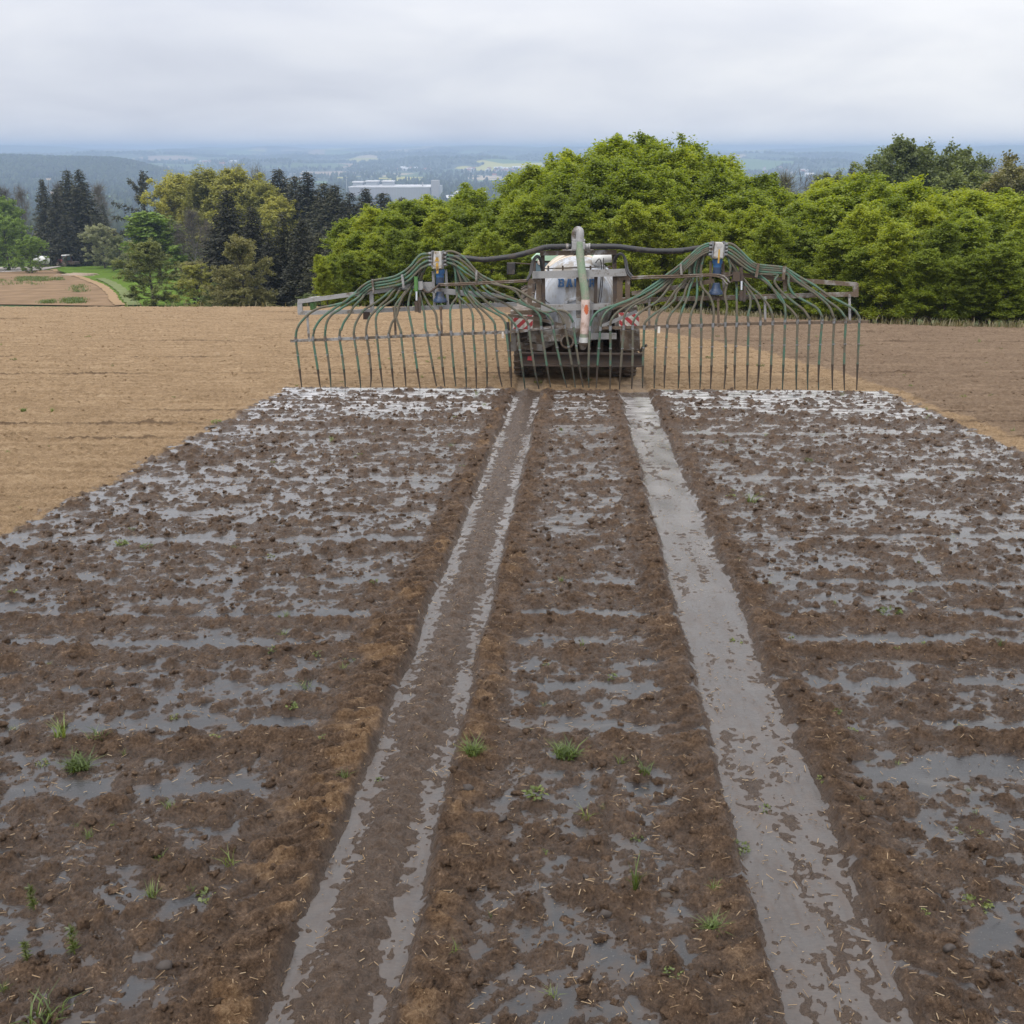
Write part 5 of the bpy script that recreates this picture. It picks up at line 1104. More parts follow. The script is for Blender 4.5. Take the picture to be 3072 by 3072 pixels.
MB().lathe([(.50, .0), (.50, -.035), (.46, -.05), (.44, -.05), (.43, -.02), (.05, -.02)], (mh[0], 1.02, mh[2] - .08), 'y', 40).build('manhole_cover', MT['tank'], tk, 35)
mb = MB()
for k in range(16):
    a = k * math.pi / 8 + .1; mb.lathe([(.018, -.075), (.018, -.045)], (mh[0] + .47 * math.cos(a), 1.02, mh[2] - .08 + .47 * math.sin(a)), 'y', 6)
mb.build('bolt', MT['clamp'], tk)
# lettering on the dished end: slab letters with stencil bridges, half hidden by the hose
def dome_y(x, z):
    r = math.hypot(x - TXc, z - TZc); return float(np.interp(r, [0, .40, .66, .735, .755, .95], [1.02, 1.03, 1.08, 1.13, 1.14, 1.56]))
GL = {'B': [[(0, 0), (.22, 0), (.22, 1), (0, 1), (0, .84), (.05, .84), (.05, .16), (0, .16)], [(.26, 0), (.62, 0), (.72, .12), (.72, .40), (.62, .5), (.72, .6), (.72, .88), (.62, 1), (.26, 1), (.26, .82), (.50, .82), (.50, .59), (.26, .59), (.26, .42), (.50, .42), (.50, .18), (.26, .18)]],
      'A': [[(0, 0), (.30, 0), (.30, .18), (.25, .18), (.36, .62), (.36, 1), (.22, 1), (.05, .18), (0, .18)], [(.42, 1), (.42, .62), (.53, .18), (.47, .18), (.47, 0), (.80, 0), (.80, .18), (.73, .18), (.56, 1)], [(.33, .24), (.45, .24), (.43, .40), (.35, .40)]],
      'U': [[(0, 1), (.32, 1), (.32, .82), (.26, .82), (.26, .28), (.34, .17), (.34, 0), (.16, 0), (.06, .14), (.06, .82), (0, .82)], [(.40, 0), (.40, .17), (.48, .28), (.48, .82), (.42, .82), (.42, 1), (.74, 1), (.74, .82), (.68, .82), (.68, .14), (.58, 0)]],
      'E': [[(0, 0), (.20, 0), (.20, 1), (0, 1), (0, .82), (.05, .82), (.05, .18), (0, .18)], [(.26, 0), (.68, 0), (.68, .32), (.54, .32), (.54, .18), (.26, .18)], [(.26, .42), (.50, .42), (.50, .60), (.26, .60)], [(.26, .82), (.54, .82), (.54, .68), (.68, .68), (.68, 1), (.26, 1)]],
      'R': [[(0, 0), (.20, 0), (.20, 1), (0, 1), (0, .82), (.05, .82), (.05, .18), (0, .18)], [(.26, .38), (.40, .38), (.54, .0), (.76, 0), (.76, .18), (.70, .18), (.60, .44), (.70, .56), (.70, .9), (.60, 1), (.26, 1), (.26, .82), (.48, .82), (.48, .56), (.26, .56)]]}
l0, l1 = Z2(690, 632, 1.02), Z2(1058, 712, 1.02); wtot = l1[0] - l0[0]; hL = abs(l0[2] - l1[2])
xs_ = [0, .205, .415, .625, .815]
for ch, fx in zip('BAUER', xs_):
    mb = MB()
    for poly in GL[ch]:
        n = len(poly); V = []
        for s_ in (0, 1):
            for px, pz in poly:
                x = l0[0] + wtot * (fx + px * .225); z = l1[2] + hL * pz; V.append((x, dome_y(x, z) - .006 - .020 * (1 - s_), z))
        mb.add(V, [tuple(range(n)), tuple(range(n, 2 * n))] + [(i, (i + 1) % n, n + (i + 1) % n, n + i) for i in range(n)])
    mb.build('letter', MT['blue'], tk)
# small sight marks under the cross bar
# rear lift frame
y = .55
for x0 in (540, 1232): MB().bar(Z2(x0, 368, y), Z2(x0 + 12, 1010, y), .08, .085).build('lift_mast', MT['dark_steel'], tk)
MB().bar(Z2(1056, 600, y + .02), Z2(1046, 1000, y + .02), .05, .07).build('lift_mast', MT['dark_steel'], tk)
bars('cross_beam', MT['galv'], [(Z2(515, 386, y - .05), Z2(1255, 376, y - .05), .09, .095)], None, tk)
bars('cross_beam', MT['galv'], [(Z2(440, 596, y - .08), Z2(1350, 570, y - .08), .09, .145)], None, tk)
bars('cross_beam', MT['galv'], [(Z2(525, 912, y - .08), Z2(900, 906, y - .08), .09, .13), (Z2(900, 906, y - .08), Z2(1385, 893, y - .08), .09, .125)], None, tk)
bars('centre_post', MT['galv'], [(Z2(895, 612, y - .02), Z2(893, 1010, y - .02), .07, .13)], None, tk)
bars('guard_rail', MT['galv'], [(Z2(540, 535, y + .1), Z2(1225, 515, y + .1), .02, .025)] + [(Z2(x0, 505, y + .1), Z2(x0, 560, y + .1), .03, .04) for x0 in (595, 735, 1003, 1140, 1187)], None, tk)
bars('hinge_tower', MT['galv_dirty'], [(Z2(420, 645, y), Z2(415, 900, y), .08, .10), (Z2(505, 640, y), Z2(505, 900, y), .08, .12), (Z2(400, 655, y), Z2(530, 648, y), .09, .10), (Z2(390, 890, y), Z2(540, 885, y), .10, .10)], None, tk)
bars('hinge_tower', MT['galv_dirty'], [(Z2(1285, 600, y), Z2(1285, 870, y), .08, .12), (Z2(1362, 630, y), Z2(1362, 830, y), .07, .10), (Z2(1260, 625, y), Z2(1400, 615, y), .09, .10), (Z2(1250, 850, y), Z2(1400, 835, y), .10, .10)], None, tk)
bars('strut', MT['galv'], [(Z2(205, 985, .1), Z2(500, 1020, .12), .04, .06), (Z2(500, 1020, .12), Z2(745, 1085, .12), .04, .06)], None, tk)
bars('strut', MT['galv'], [(Z2(1112, 1090, .12), Z2(1300, 1010, .12), .05, .07), (Z2(1300, 1010, .12), Z2(1450, 945, .15), .04, .06)], None, tk)
def tkp(name, mat, runs, r):
    mb = MB()
    for run in runs: mb.tube(smooth_path(run, 5), r, 8)
    return mb.build(name, mat, tk, 60)
tkp('hydraulic_hose', MT['black_rubber'], [[Z2(390, 650, .1), Z2(430, 580, .2), Z2(450, 480, .3), Z2(485, 425, .3), Z2(515, 450, .35), Z2(530, 540, .45)], [Z2(375, 662, .1), Z2(415, 590, .2), Z2(437, 480, .3), Z2(480, 412, .3), Z2(520, 440, .35), Z2(540, 540, .45)]], .022)
tkp('hydraulic_hose', MT['black_rubber'], [[Z2(1240, 470, .45), Z2(1265, 400, .35), Z2(1305, 390, .3), Z2(1345, 450, .3), Z2(1370, 560, .2), Z2(1420, 620, .1)], [Z2(1225, 480, .45), Z2(1255, 405, .35), Z2(1310, 400, .3), Z2(1335, 460, .3), Z2(1355, 570, .2), Z2(1405, 630, .1)]], .022)
for hp_ in [[Z2(1050, 480, y), Z2(1090, 440, y), Z2(1110, 520, y), Z2(1100, 700, y), Z2(1080, 860, y)], [Z2(1130, 430, y), Z2(1125, 560, y), Z2(1115, 720, y), Z2(1100, 860, y)], [Z2(545, 790, y), Z2(575, 850, y), Z2(610, 870, y)]]: tkp('hydraulic_hose', MT['black_rubber'], [hp_], .010)
# suction elbow and hose
el = smooth_path([Z2(862, 335, .50), Z2(858, 215, .50), Z2(868, 175, .46), Z2(886, 165, .42), Z2(901, 185, .38), Z2(899, 275, .36)], 6)
MB().tube(el, .083, 16).build('elbow_pipe', MT['galv'], tk, 60)
sp = smooth_path([Z2(897, 275, .36), Z2(905, 430, .34), Z2(925, 600, .32), Z2(945, 730, .31), Z2(955, 835, .30)], 44)
ribr = .084 + .0035 * np.sin(np.arange(len(sp)) * 2.1)
MB().tube(sp, ribr, 16).build('ribbed_hose', MT['suction'], tk, 180)
MB().tube(smooth_path([Z2(955, 833, .30), Z2(953, 1000, .29), Z2(941, 1165, .28)], 5), .090, 16).build('hose_sleeve', MT['pink'], tk, 60)
op = []
for k in range(14):
    a = math.radians(-100 + gh.uniform(-28, 34)); z_ = .5 * k
pc = Z2(954, 905, .29)
V = []; n1_, n2_ = 9, 12
for i in range(n2_):
    for j in range(n1_):
        fz = i / (n2_ - 1); fa = j / (n1_ - 1); half = .55 * math.sin(math.pi * min(.98, max(.05, fz))) ** .5 * (1 + .18 * math.sin(i * 2.1)); a = math.radians(-80) + (fa - .5) * 2 * half
        cz = Z2(955, 880 + 95 * fz, .295); V.append((cz[0] +   .0925 * math.cos(a), cz[1] +   .0925 * math.sin(a), cz[2]))
MB().add(V, [(i * n1_ + j, i * n1_ + j + 1, (i + 1) * n1_ + j + 1, (i + 1) * n1_ + j) for i in range(n2_ - 1) for j in range(n1_ - 1)]).build('wear_patch', MT['orange'], tk, 60)
MB().tube([Z2(941, 1160, .28), Z2(938, 1200, .28)], .086, 16).build('hose_band', MT['suction'], tk, 60)
MB().tube([Z2(938, 1198, .28), Z2(936, 1248, .28)], .092, 16).build('coupling', MT['off_white'], tk, 60)
MB().tube(smooth_path([Z2(936, 1245, .28), Z2(932, 1275, .30), Z2(928, 1305, .33)], 3), np.linspace(.105, .06, 7), 16).build('funnel', MT['galv_dirty'], tk, 60)
# white overflow elbow on top right
wp = smooth_path([(TXc + .42, 1.9, TZc + .70), (TXc + .46, 1.8, TZc + .92), Z2(1065, 455, 1.3), Z2(1130, 430, 1.3), Z2(1205, 420, 1.3)], 5)
MB().tube(wp, .115, 14).build('overflow_pipe', MT['off_white'], tk, 60)
# warning boards
def board(cx, cz, w_, h_, ang, flip, y):
    ca, sa = math.cos(ang), math.sin(ang)
    def R2(x, z): return (cx + x * ca - z * sa, cz + x * sa + z * ca)
    o = MB().prism([R2(-w_ / 2, -h_ / 2), R2(w_ / 2, -h_ / 2), R2(w_ / 2, h_ / 2), R2(-w_ / 2, h_ / 2)], y, y + .02).build('warning_board', MT['white'], tk)
    for k in range(-2, 3):   # red slanting stripes, clipped to the board
        b0, s_ = k * .21, .105; sl = 1.0 * (1 if flip else -1); poly = []
        L_ = [(b0 - s_ / 2 - 1 * sl * -.5 * h_, -h_ / 2), (b0 + s_ / 2 + sl * .5 * h_, -h_ / 2), (b0 + s_ / 2 - sl * .5 * h_, h_ / 2), (b0 - s_ / 2 - sl * .5 * h_, h_ / 2)]
        L_[0] = (b0 - s_ / 2 + sl * .5 * h_, -h_ / 2)
        for (xa, za), (xb, zb) in zip(L_, L_[1:] + L_[:1]):   # clip in x
            for t_ in (0.0,):
                pass
        def clip(P, xlim, sgn):
            out_ = []
            for (p, q) in zip(P, P[1:] + P[:1]):
                ip, iq = sgn * p[0] <= xlim, sgn * q[0] <= xlim
                if ip: out_.append(p)
                if ip != iq: t_ = (sgn * xlim - p[0]) / (q[0] - p[0]); out_.append((sgn * xlim, p[1] + t_ * (q[1] - p[1])))
            return out_
        P = clip(clip(L_, w_ / 2 - .004, 1), w_ / 2 - .004, -1)
        if len(P) > 2: MB().prism([R2(*p) for p in P], y - .004, y - .001).build('stripe', MT['red'], o)
p = Z2(350, 1050, .35); board(p[0], p[2], .42, .30, math.radians(-2), False, .35)
p = Z2(1375, 1035, .35); board(p[0], p[2], .42, .34, math.radians(4), True, .35)
# mudguards, chassis, housings
def quadpts(L_, y): return [(Z2(x, yy, y)[0], Z2(x, yy, y)[2]) for x, yy in L_]
MB().prism(quadpts([(228, 945), (520, 920), (540, 1130), (470, 1130), (440, 1118), (230, 1140)], .75), .75, 3.9, .02).build('mudguard', MT['galv_dirty'], tk, 40)
MB().prism(quadpts([(1250, 905), (1455, 900), (1470, 1090), (1450, 1130), (1240, 1130)], .8), .8, 3.9, .02).build('mudguard', MT['galv_dirty'], tk, 40)
MB().prism(quadpts([(1290, 1130), (1478, 1125), (1485, 1330), (1300, 1330)], .7), .7, 1.6, .02).build('side_box', MT['galv_dirty'], tk, 40)
MB().prism(quadpts([(395, 1140), (700, 1120), (760, 1100), (860, 1150), (860, 1230), (655, 1240), (650, 1270), (560, 1310), (500, 1290), (470, 1250), (395, 1240)], .85), .85, 1.25, .02).build('pump_bracket', MT['galv_dirty'], tk, 40)
MB().prism(quadpts([(530, 1178), (720, 1172), (720, 1235), (530, 1240)], .72), .72, .84).build('cross_member', MT['galv'], tk)
MB().prism(quadpts([(985, 1165), (1255, 1160), (1255, 1215), (985, 1220)], .72), .72, .9).build('cross_member', MT['galv'], tk)
po = Z2(778, 1238, .62)
MB().lathe([(.085, .3), (.128, .3), (.132, 0), (.150, 0), (.150, -.03), (.112, -.03), (.112, .22), (.02, .23)], (po[0], .62, po[2]), 'y', 26).build('outlet_pipe', MT['galv_dirty'], tk, 40)
MB().prism(quadpts([(735, 1110), (1010, 1110), (1000, 1210), (900, 1200), (760, 1180)], .95), .95, 1.12).build('valve_housing', MT['galv_dirty'], tk)
bars('chassis_rail', MT['dark_steel'], [((-.55, 1.0, .78), (-.55, 6.9, .78), .14, .22), ((.42, 1.0, .78), (.42, 6.9, .78), .14, .22), ((-.9, 2.1, .62), (.75, 2.1, .62), .16, .16), ((-.9, 3.5, .62), (.75, 3.5, .62), .16, .16), ((-.06, 6.8, .7), (-.06, 8.3, .62), .18, .18)], None, tk)
bars('bumper_beam', MT['dark_steel'], [(Z2(335, 1350, .45), Z2(1505, 1360, .45), .16, .035), (Z2(335, 1412, .50), Z2(1505, 1422, .50), .05, .23), (Z2(335, 1462, .45), Z2(1505, 1475, .45), .16, .035)], None, tk)
p = Z2(420, 1398, .46); MB().prism([(p[0] - .06, p[2] - .045), (p[0] + .07, p[2] - .055), (p[0] + .05, p[2] + .05), (p[0] - .05, p[2] + .04)], .455, .468).build('rear_reflector', MT['red'], tk)
bars('step', MT['dark_steel'], [(Z2(335, 1212, .7), Z2(415, 1190, .7), .10, .02), (Z2(345, 1250, .7), Z2(420, 1222, .7), .10, .02), (Z2(350, 1282, .7), Z2(420, 1262, .7), .10, .02)], None, tk)
bars('lower_panel', MT['galv_dirty'], [(Z2(290, 1275, .75), Z2(550, 1300, .75), .03, .14), (Z2(250, 1140, .9), Z2(262, 1330, .9), .05, .12)], None, tk)
p = Z2(1545, 1275, .6); MB().tube([Z2(1485, 1340, .7), Z2(1510, 1290, .65), p], .03, 8).build('hitch_pin', MT['dark_steel'], tk)
tkp('drip_hose', MT['yellow_rope'], [[Z2(212, 1010, .4), Z2(222, 1130, .42), Z2(228, 1240, .45)]], .014)
bars('rear_strut', MT['dark_steel'], [(Z2(205, 1050, .3), Z2(235, 1590, .4), .05, .06)], None, tk)
def wheel(x, y, r, w_, parent, rim='galv_dirty'):
    """ag tyre with raised lugs, dished rim"""
    s_ = 1 if x > 0 else -1
    o = MB().lathe([(r * .52, -w_ * .40), (r * .70, -w_ * .48), (r * .90, -w_ * .46), (r * .955, -w_ * .34), (r * .965, 0), (r * .955, w_ * .34), (r * .90, w_ * .46), (r * .70, w_ * .48), (r * .52, w_ * .40)], (x, y, r), 'x', 40)
    n = 22
    for k in range(n):
        for sd in (-1, 1):
            a0 = 2 * math.pi * (k + (.5 if sd > 0 else 0)) / n; a1 = a0 + .20
            q = [np.array((x + sd * w_ * f, y + rr * math.cos(a), r + rr * math.sin(a))) for f, a, rr in ((.02, a0 + .02, r * .965), (.25, a0 + .12, r * .968), (.47, a1, r * .91))]
            o.bar(q[0], q[1], .045, .055, (0, math.cos(a0), math.sin(a0))); o.bar(q[1], q[2], .05, .055, (0, math.cos(a1), math.sin(a1)))
    wl = bpy.data.objects.new('wheel', None); COL.objects.link(wl); wl.parent = parent
    o.build('tyre', MT['tyre'], wl, 40)
    MB().lathe([(r * .53, -w_ * .36), (r * .50, -w_ * .30), (r * .42, -w_ * .12), (r * .16, -w_ * .10), (r * .14, -w_ * .2), (.03, -w_ * .2)][::1], (x, y, r), 'x', 26).lathe([(.03, w_ * .2), (r * .14, w_ * .2), (r * .16, w_ * .10), (r * .42, w_ * .12), (r * .50, w_ * .30), (r * .53, w_ * .36)], (x, y, r), 'x', 26).build('rim', MT[rim], wl, 40)
for yw in (2.15, 3.55):
    for xw, ww in ((-1.15, .68), (.99, .62)): wheel(xw, yw, .64, ww, tk)

# ------------------------------------------------------------------ the tractor pulling it
tr_ = thing('tractor', 'tractor with pale green cab roof and side mirror in front of the slurry tanker', 'tractor', matrix=MACH @ Matrix.Translation((-.30, 8.4, 0)))
cw = .88
MB().prism([(-.95, 2.40), (.95, 2.40), (.98, 2.47), (.86, 2.58), (-.86, 2.58), (-.98, 2.47)], .1, 1.75, .03).build('cab_roof', MT['pale_green'], tr_, 40)
mb = MB()
for sx in (-1, 1):
    for yy, y2 in ((.18, .10), (1.62, 1.66)): mb.bar((sx * cw, yy, 2.40), (sx * (cw + .03), y2, 1.15), .07, .08)
mb.bar((-cw, .12, 1.15), (cw, .12, 1.15), .07, .09).bar((-cw, .18, 2.36), (cw, .18, 2.36), .06, .07).build('cab_frame', MT['dark_steel'], tr_)
mb = MB(); mb.box((-cw + .04, .14, 1.2), (cw - .04, .15, 2.34)).box((-cw + .04, 1.62, 1.2), (cw - .04, 1.63, 2.34)).box((-cw - .005, .2, 1.2), (-cw + .005, 1.6, 2.34)).box((cw - .005, .2, 1.2), (cw + .005, 1.6, 2.34)).build('cab_window', MT['glass'], tr_)
mb = MB().prism([(-.95, .95), (.95, .95), (.95, 1.16), (-.95, 1.16)], .0, 1.8, .03)
for sx in (-1, 1): mb.prism([(sx * 1.35, 1.15), (sx * .8, 1.2), (sx * .8, 1.28), (sx * 1.35, 1.25)], -.2, 1.3, .02)
mb.build('mudguard', MT['green_paint'], tr_, 40)
MB().prism([(-.36, .85), (.36, .85), (.36, 1.45), (.25, 1.6), (-.25, 1.6), (-.36, 1.45)], 1.8, 3.7, .05).build('bonnet', MT['green_paint'], tr_, 40)
MB().box((-.3, .1, .55), (.3, 3.5, .9), .04).build('chassis', MT['dark_steel'], tr_, 40)
MB().tube([(.48, 2.0, 1.3), (.48, 2.0, 2.45)], .05, 10).build('exhaust', MT['dark_steel'], tr_, 50)
pm = LP(1533, 806, 8.55); im = np.array((-.30, 8.4, 0)); pm = pm - im
MB().tube([(-.9, .2, 2.30), (pm[0] + .02, .15, 2.34), (pm[0], .15, pm[2] + .15)], .018, 7).build('mirror_arm', MT['dark_steel'], tr_, 60)
MB().prism([(pm[0] - .12, pm[2] - .17), (pm[0] + .12, pm[2] - .17), (pm[0] + .12, pm[2] + .17), (pm[0] - .12, pm[2] + .17)], .12, .19, .02).build('mirror', MT['black_rubber'], tr_, 40)
lw = [(-.6, 0.06), (.6, .06)]
for sx in (-1, 1): MB().lathe([(.07, -.05), (.08, -.02), (.06, .04)], (sx * .72, .12, 2.36), 'y', 14).build('work_light', MT['white'], tr_, 50)
for sx in (-1, 1):
    wheel(sx * 1.0, .55, .85, .55, tr_, 'yellow'); wheel(sx * .95, 3.1, .58, .42, tr_, 'yellow')
# ------------------------------------------------------------------ weeds, clods, straw and stones on the field
def soil_z(x, y):
    x = np.atleast_1d(np.asarray(x, float)); y = np.atleast_1d(np.asarray(y, float)); r_ = field_maps(x, y); return base_z(x, y) + r_[0], r_[1] - r_[0], r_[2], r_[5]
def surf(u, v):
    p = plane_hit(u, v); z = soil_z(p[0], p[1]); return p[0], p[1], float(z[0][0])
g_ = np.random.default_rng(61)
def tuft_mesh(n, rad, hgt, wid, lean, seed):
    q = np.random.default_rng(seed); r = rad * np.sqrt(q.random(n)) * .55; a = q.uniform(0, 6.28, n); P = np.stack([r * np.cos(a), r * np.sin(a), 0 * r - .01], -1)
    V, f4, f3 = blades(P, hgt, q, wid, lean); return np_mesh('blades', V, [f4, f3])
def broad_mesh(n, rad, size, seed, up=0.8):
    q = np.random.default_rng(seed); r = rad * np.sqrt(q.random(n)); a = q.uniform(0, 6.28, n); P = np.stack([r * np.cos(a), r * np.sin(a), q.random(n) * rad * .45 + .005], -1)
    ax = np.stack([np.cos(a), np.sin(a), .35 + 0 * a], -1); V, f4 = leaf_quads(P, size, q, up, .34, ax); return np_mesh('leaves', V, [f4])
def spike_mesh(h, seed):
    q = np.random.default_rng(seed); n = 110; z = h * (0.15 + .85 * q.random(n)); a = q.uniform(0, 6.28, n); ax = np.stack([np.cos(a), np.sin(a), .9 + 0 * a], -1)
    V, f4 = leaf_quads(np.stack([0 * z, 0 * z, z], -1), h * .22, q, .1, .10, ax); V2, q4, t3 = blades(np.array([[0, 0, -.01]]), h * .95, q, .004, .1)
    return np_mesh('spike', np.vstack([V, V2]), [np.vstack([f4, q4 + len(V)]), t3 + len(V)])
WM = {'lush': [tuft_mesh(170, .10, .085, .0035, 1.1, 1), tuft_mesh(130, .09, .10, .0032, 1.0, 2)], 'tall': [tuft_mesh(24, .035, .21, .0036, .45, 3), tuft_mesh(34, .06, .16, .0034, .7, 4)],
      'sparse': [tuft_mesh(26, .06, .075, .0028, 1.0, 5), tuft_mesh(34, .08, .065, .0028, 1.1, 6), tuft_mesh(16, .05, .09, .0026, .9, 7)], 'broad': [broad_mesh(46, .050, .034, 8), broad_mesh(34, .040, .030, 9), broad_mesh(90, .085, .030, 10)], 'spike': [spike_mesh(.15, 11), spike_mesh(.12, 12)]}
def weed(name, kind, k, u, v, sc, label, group=None):
    x, y, z = surf(u, v); o = link(name, WM[kind][k % len(WM[kind])], LEAF['weed'] if kind in ('broad', 'spike') else LEAF['grass']); o.location = (x, y, z - .004); o.rotation_euler = (0, 0, g_.uniform(0, 6.28)); o.scale = (sc, sc, sc * (.72 if kind in ('lush', 'tall') else .9))
    return tag(o, label, 'weed', group)
S = 3072 / 1932
for nm, kd, k, u, v, sc, lb in [
    ('grass_tuft', 'lush', 0, 150, 1452, 1.15, 'lush bright green grass tuft beside a long puddle left of the ruts'), ('grass_tuft', 'tall', 1, 115, 1398, 1.0, 'taller ragged grass tuft just above the lush bright one'),
    ('grass_tuft', 'sparse', 1, 187, 1408, 1.1, 'small drooping grass tuft right of the tall ragged one'), ('grass_tuft', 'lush', 1, 893, 1432, 1.0, 'dense dark grass tuft on the shoulder of the double rut'),
    ('grass_tuft', 'lush', 0, 1068, 1428, 1.15, 'wide grass tuft growing out of a long puddle between the wheel tracks'), ('grass_tuft', 'broad', 0, 1010, 1514, 1.0, 'leafy weed clump between the wheel tracks below the two grass tufts'),
    ('grass_tuft', 'tall', 0, 1198, 1692, 1.0, 'slender upright grass tuft beside a dark stone'), ('grass_tuft', 'lush', 1, 1346, 1756, .8, 'bright spiky grass tuft next to the wide wet wheel track'),
    ('grass_tuft', 'tall', 1, 288, 1692, .62, 'blue-green grass tuft at the edge of a puddle in the lower part'), ('weed', 'broad', 1, 390, 1690, .9, 'leafy green weed right of the blue-green grass tuft'),
    ('weed', 'sparse', 2, 434, 1632, 1.0, 'thin grassy weed standing at a puddle left of the ruts'), ('horsetail', 'spike', 0, 65, 1722, 1.0, 'upright feathery horsetail shoot, the topmost of three'),
    ('horsetail', 'spike', 0, 141, 1800, 1.1, 'upright feathery horsetail shoot, tallest of three'), ('horsetail', 'spike', 1, 54, 1822, 1.0, 'upright feathery horsetail shoot nearest the left picture edge'),
    ('grass_tuft', 'sparse', 1, 85, 1925, 1.6, 'loose yellowish grass tuft at the bottom left corner'), ('weed', 'broad', 0, 550, 1342, .75, 'small leafy weed left of the double rut'), ('weed', 'broad', 1, 515, 1236, .85, 'small leafy weed beside the dark soil ridge'),
    ('grass_tuft', 'sparse', 0, 577, 1300, 1.1, 'thin pale grass tuft above the small leafy weed'), ('weed', 'broad', 2, 1680, 1160, 1.3, 'wide low patch of leafy weeds right of the wide wet track'), ('weed', 'broad', 1, 1155, 1284, .8, 'small leafy weed in the middle strip under the soil ridge'),
    ('grass_tuft', 'tall', 1, 1418, 950, 1.25, 'tall grass tuft right of the wide wet track'), ('weed', 'broad', 0, 1380, 938, 1.0, 'leafy weed beside the tall grass tuft'), ('weed', 'broad', 2, 1395, 1592, .62, 'leafy weed clump on the shoulder of the wide wet track'),
    ('weed', 'sparse', 2, 1105, 1552, .9, 'yellowish grass sprig on a puddle between the tracks'), ('weed', 'broad', 1, 715, 1464, .6, 'flattened leafy weed lying in the double rut'), ('weed', 'sparse', 0, 650, 1470, .8, 'wilted weed on the left shoulder of the double rut'),
    ('weed', 'broad', 0, 230, 1028, 1.1, 'yellow-green weed standing on the long straight puddle'), ('weed', 'broad', 1, 1390, 1202, 1.0, 'leafy weed pressed into the wide wet track'), ('weed', 'broad', 1, 1445, 1516, .8, 'low weed inside the wide wet track'),
    ('weed', 'broad', 1, 1550, 1472, .6, 'small weed on the right shoulder of the wide wet track'), ('weed', 'broad', 0, 1916, 1452, .85, 'leafy weed at the right picture edge'), ('grass_tuft', 'sparse', 1, 1215, 1464, 1.0, 'pale grass tuft right of the wide puddle grass'),
    ('grass_tuft', 'tall', 1, 100, 778, .8, 'dark grass tuft on the dry tan field near the left edge'), ('grass_tuft', 'lush', 0, 45, 778, .8, 'green weed patch on the dry tan field at the left edge')]:
    weed(nm, kd, k, u * S, v * S, sc, lb)
n = 0; kinds = ['sparse', 'broad', 'broad', 'sparse', 'broad', 'sparse']
while n < 150:
    u = g_.uniform(0, 3072); v = 1010 + 2000 * g_.random() ** 1.5; p = plane_hit(u, v)
    if p[1] > 44: continue
    w_ = soil_z(p[0], p[1])[2][0]; kd = kinds[n % 6]
    if v > 1170 and abs(abs(p[0] - O[0] - (p[1] - O[1]) * .063) - 1.1) < .45: continue
    weed('weed', kd, n, u, v, (g_.uniform(.35, .75) if kd != 'tall' else g_.uniform(.25, .45)) * (1 + .7 * sstep(9, 22, p[1]) + .5 * sstep(24, 40, p[1])), 'small green weed scattered on the wet soil' if w_ > .5 else 'small green weed scattered on the dry soil', 'small weeds on the wet soil' if w_ > .5 else 'small weeds on the dry soil'); n += 1

# clods lying on the soil
import bmesh
bm = bmesh.new(); bmesh.ops.create_icosphere(bm, subdivisions=1, radius=1.0); IV = np.array([v.co[:] for v in bm.verts]); IF = np.array([[v.index for v in f.verts] for f in bm.faces]); bm.free()
bm = bmesh.new(); bmesh.ops.create_icosphere(bm, subdivisions=2, radius=1.0); IV2 = np.array([v.co[:] for v in bm.verts]); IF2 = np.array([[v.index for v in f.verts] for f in bm.faces]); bm.free()
def scatter_pts(n, ylo, yhi, seed, pw=1.0):
    q = np.random.default_rng(seed); y = ylo + (yhi - ylo) * q.random(n) ** pw; x = q.uniform(-1, 1, n) * (0.55 * (y + 1.2) + .25); return x, y, q
def clods(x, y, r, q, IV, IF):
    n = len(x); z = soil_z(x, y)[0]; V = IV[None] * (1 + .36 * q.normal(size=(n, len(IV), 1)) * .8) * (r[:, None] * q.uniform(.65, 1.25, (n, 3)))[:, None, :] * np.array((1, 1, .72))
    a = q.uniform(0, 6.28, n); ca, sa = np.cos(a)[:, None], np.sin(a)[:, None]; V = np.stack([V[..., 0] * ca - V[..., 1] * sa, V[..., 0] * sa + V[..., 1] * ca, V[..., 2]], -1)
    V += np.stack([x, y, z + r * .15], -1)[:, None]; return V.reshape(-1, 3), (np.arange(n)[:, None, None] * len(IV) + IF[None]).reshape(-1, 3)
x, y, q = scatter_pts(7000, 2.6, 13, 71, 1.25); sz = soil_z(x, y); wt = (sz[2] > .5) & (sz[3] < .2); x, y = x[wt], y[wt]; r = .005 + .026 * q.random(len(x)) ** 4.5; V1, F1 = clods(x, y, r, q, IV2, IF2)
x, y, q = scatter_pts(11000, 8, 20.9, 72, .8); sz = soil_z(x, y); wt = (sz[2] > .5) & (sz[3] < .2); x, y = x[wt], y[wt]; r = .010 + .036 * q.random(len(x)) ** 4; V2, F2 = clods(x, y, r, q, IV, IF)
me = np_mesh('soil_clods', np.vstack([V1, V2]), [np.vstack([F1, F2 + len(V1)])]); add_attr(me, 'wet', np.ones(len(me.vertices)))
tag(link('soil_clods', me, MT['soil']), 'crumbs and clods of wet brown soil', kind='stuff')
x, y, q = scatter_pts(15000, 9, 45, 73, .85); dr = (soil_z(x, y)[2] < .5); x, y = x[dr], y[dr]; r = .007 + .022 * q.random(len(x)) ** 4; V1, F1 = clods(x, y, r, q, IV, IF)
me = np_mesh('dry_clods', V1, [F1]); xx_, yy_ = V1[:, 0], V1[:, 1]; add_attr(me, 'old', np.repeat(field_maps(x, y)[3], len(IV)))
tag(link('dry_clods', me, MT['soil']), 'crumbs and clods of dry tan soil', kind='stuff')
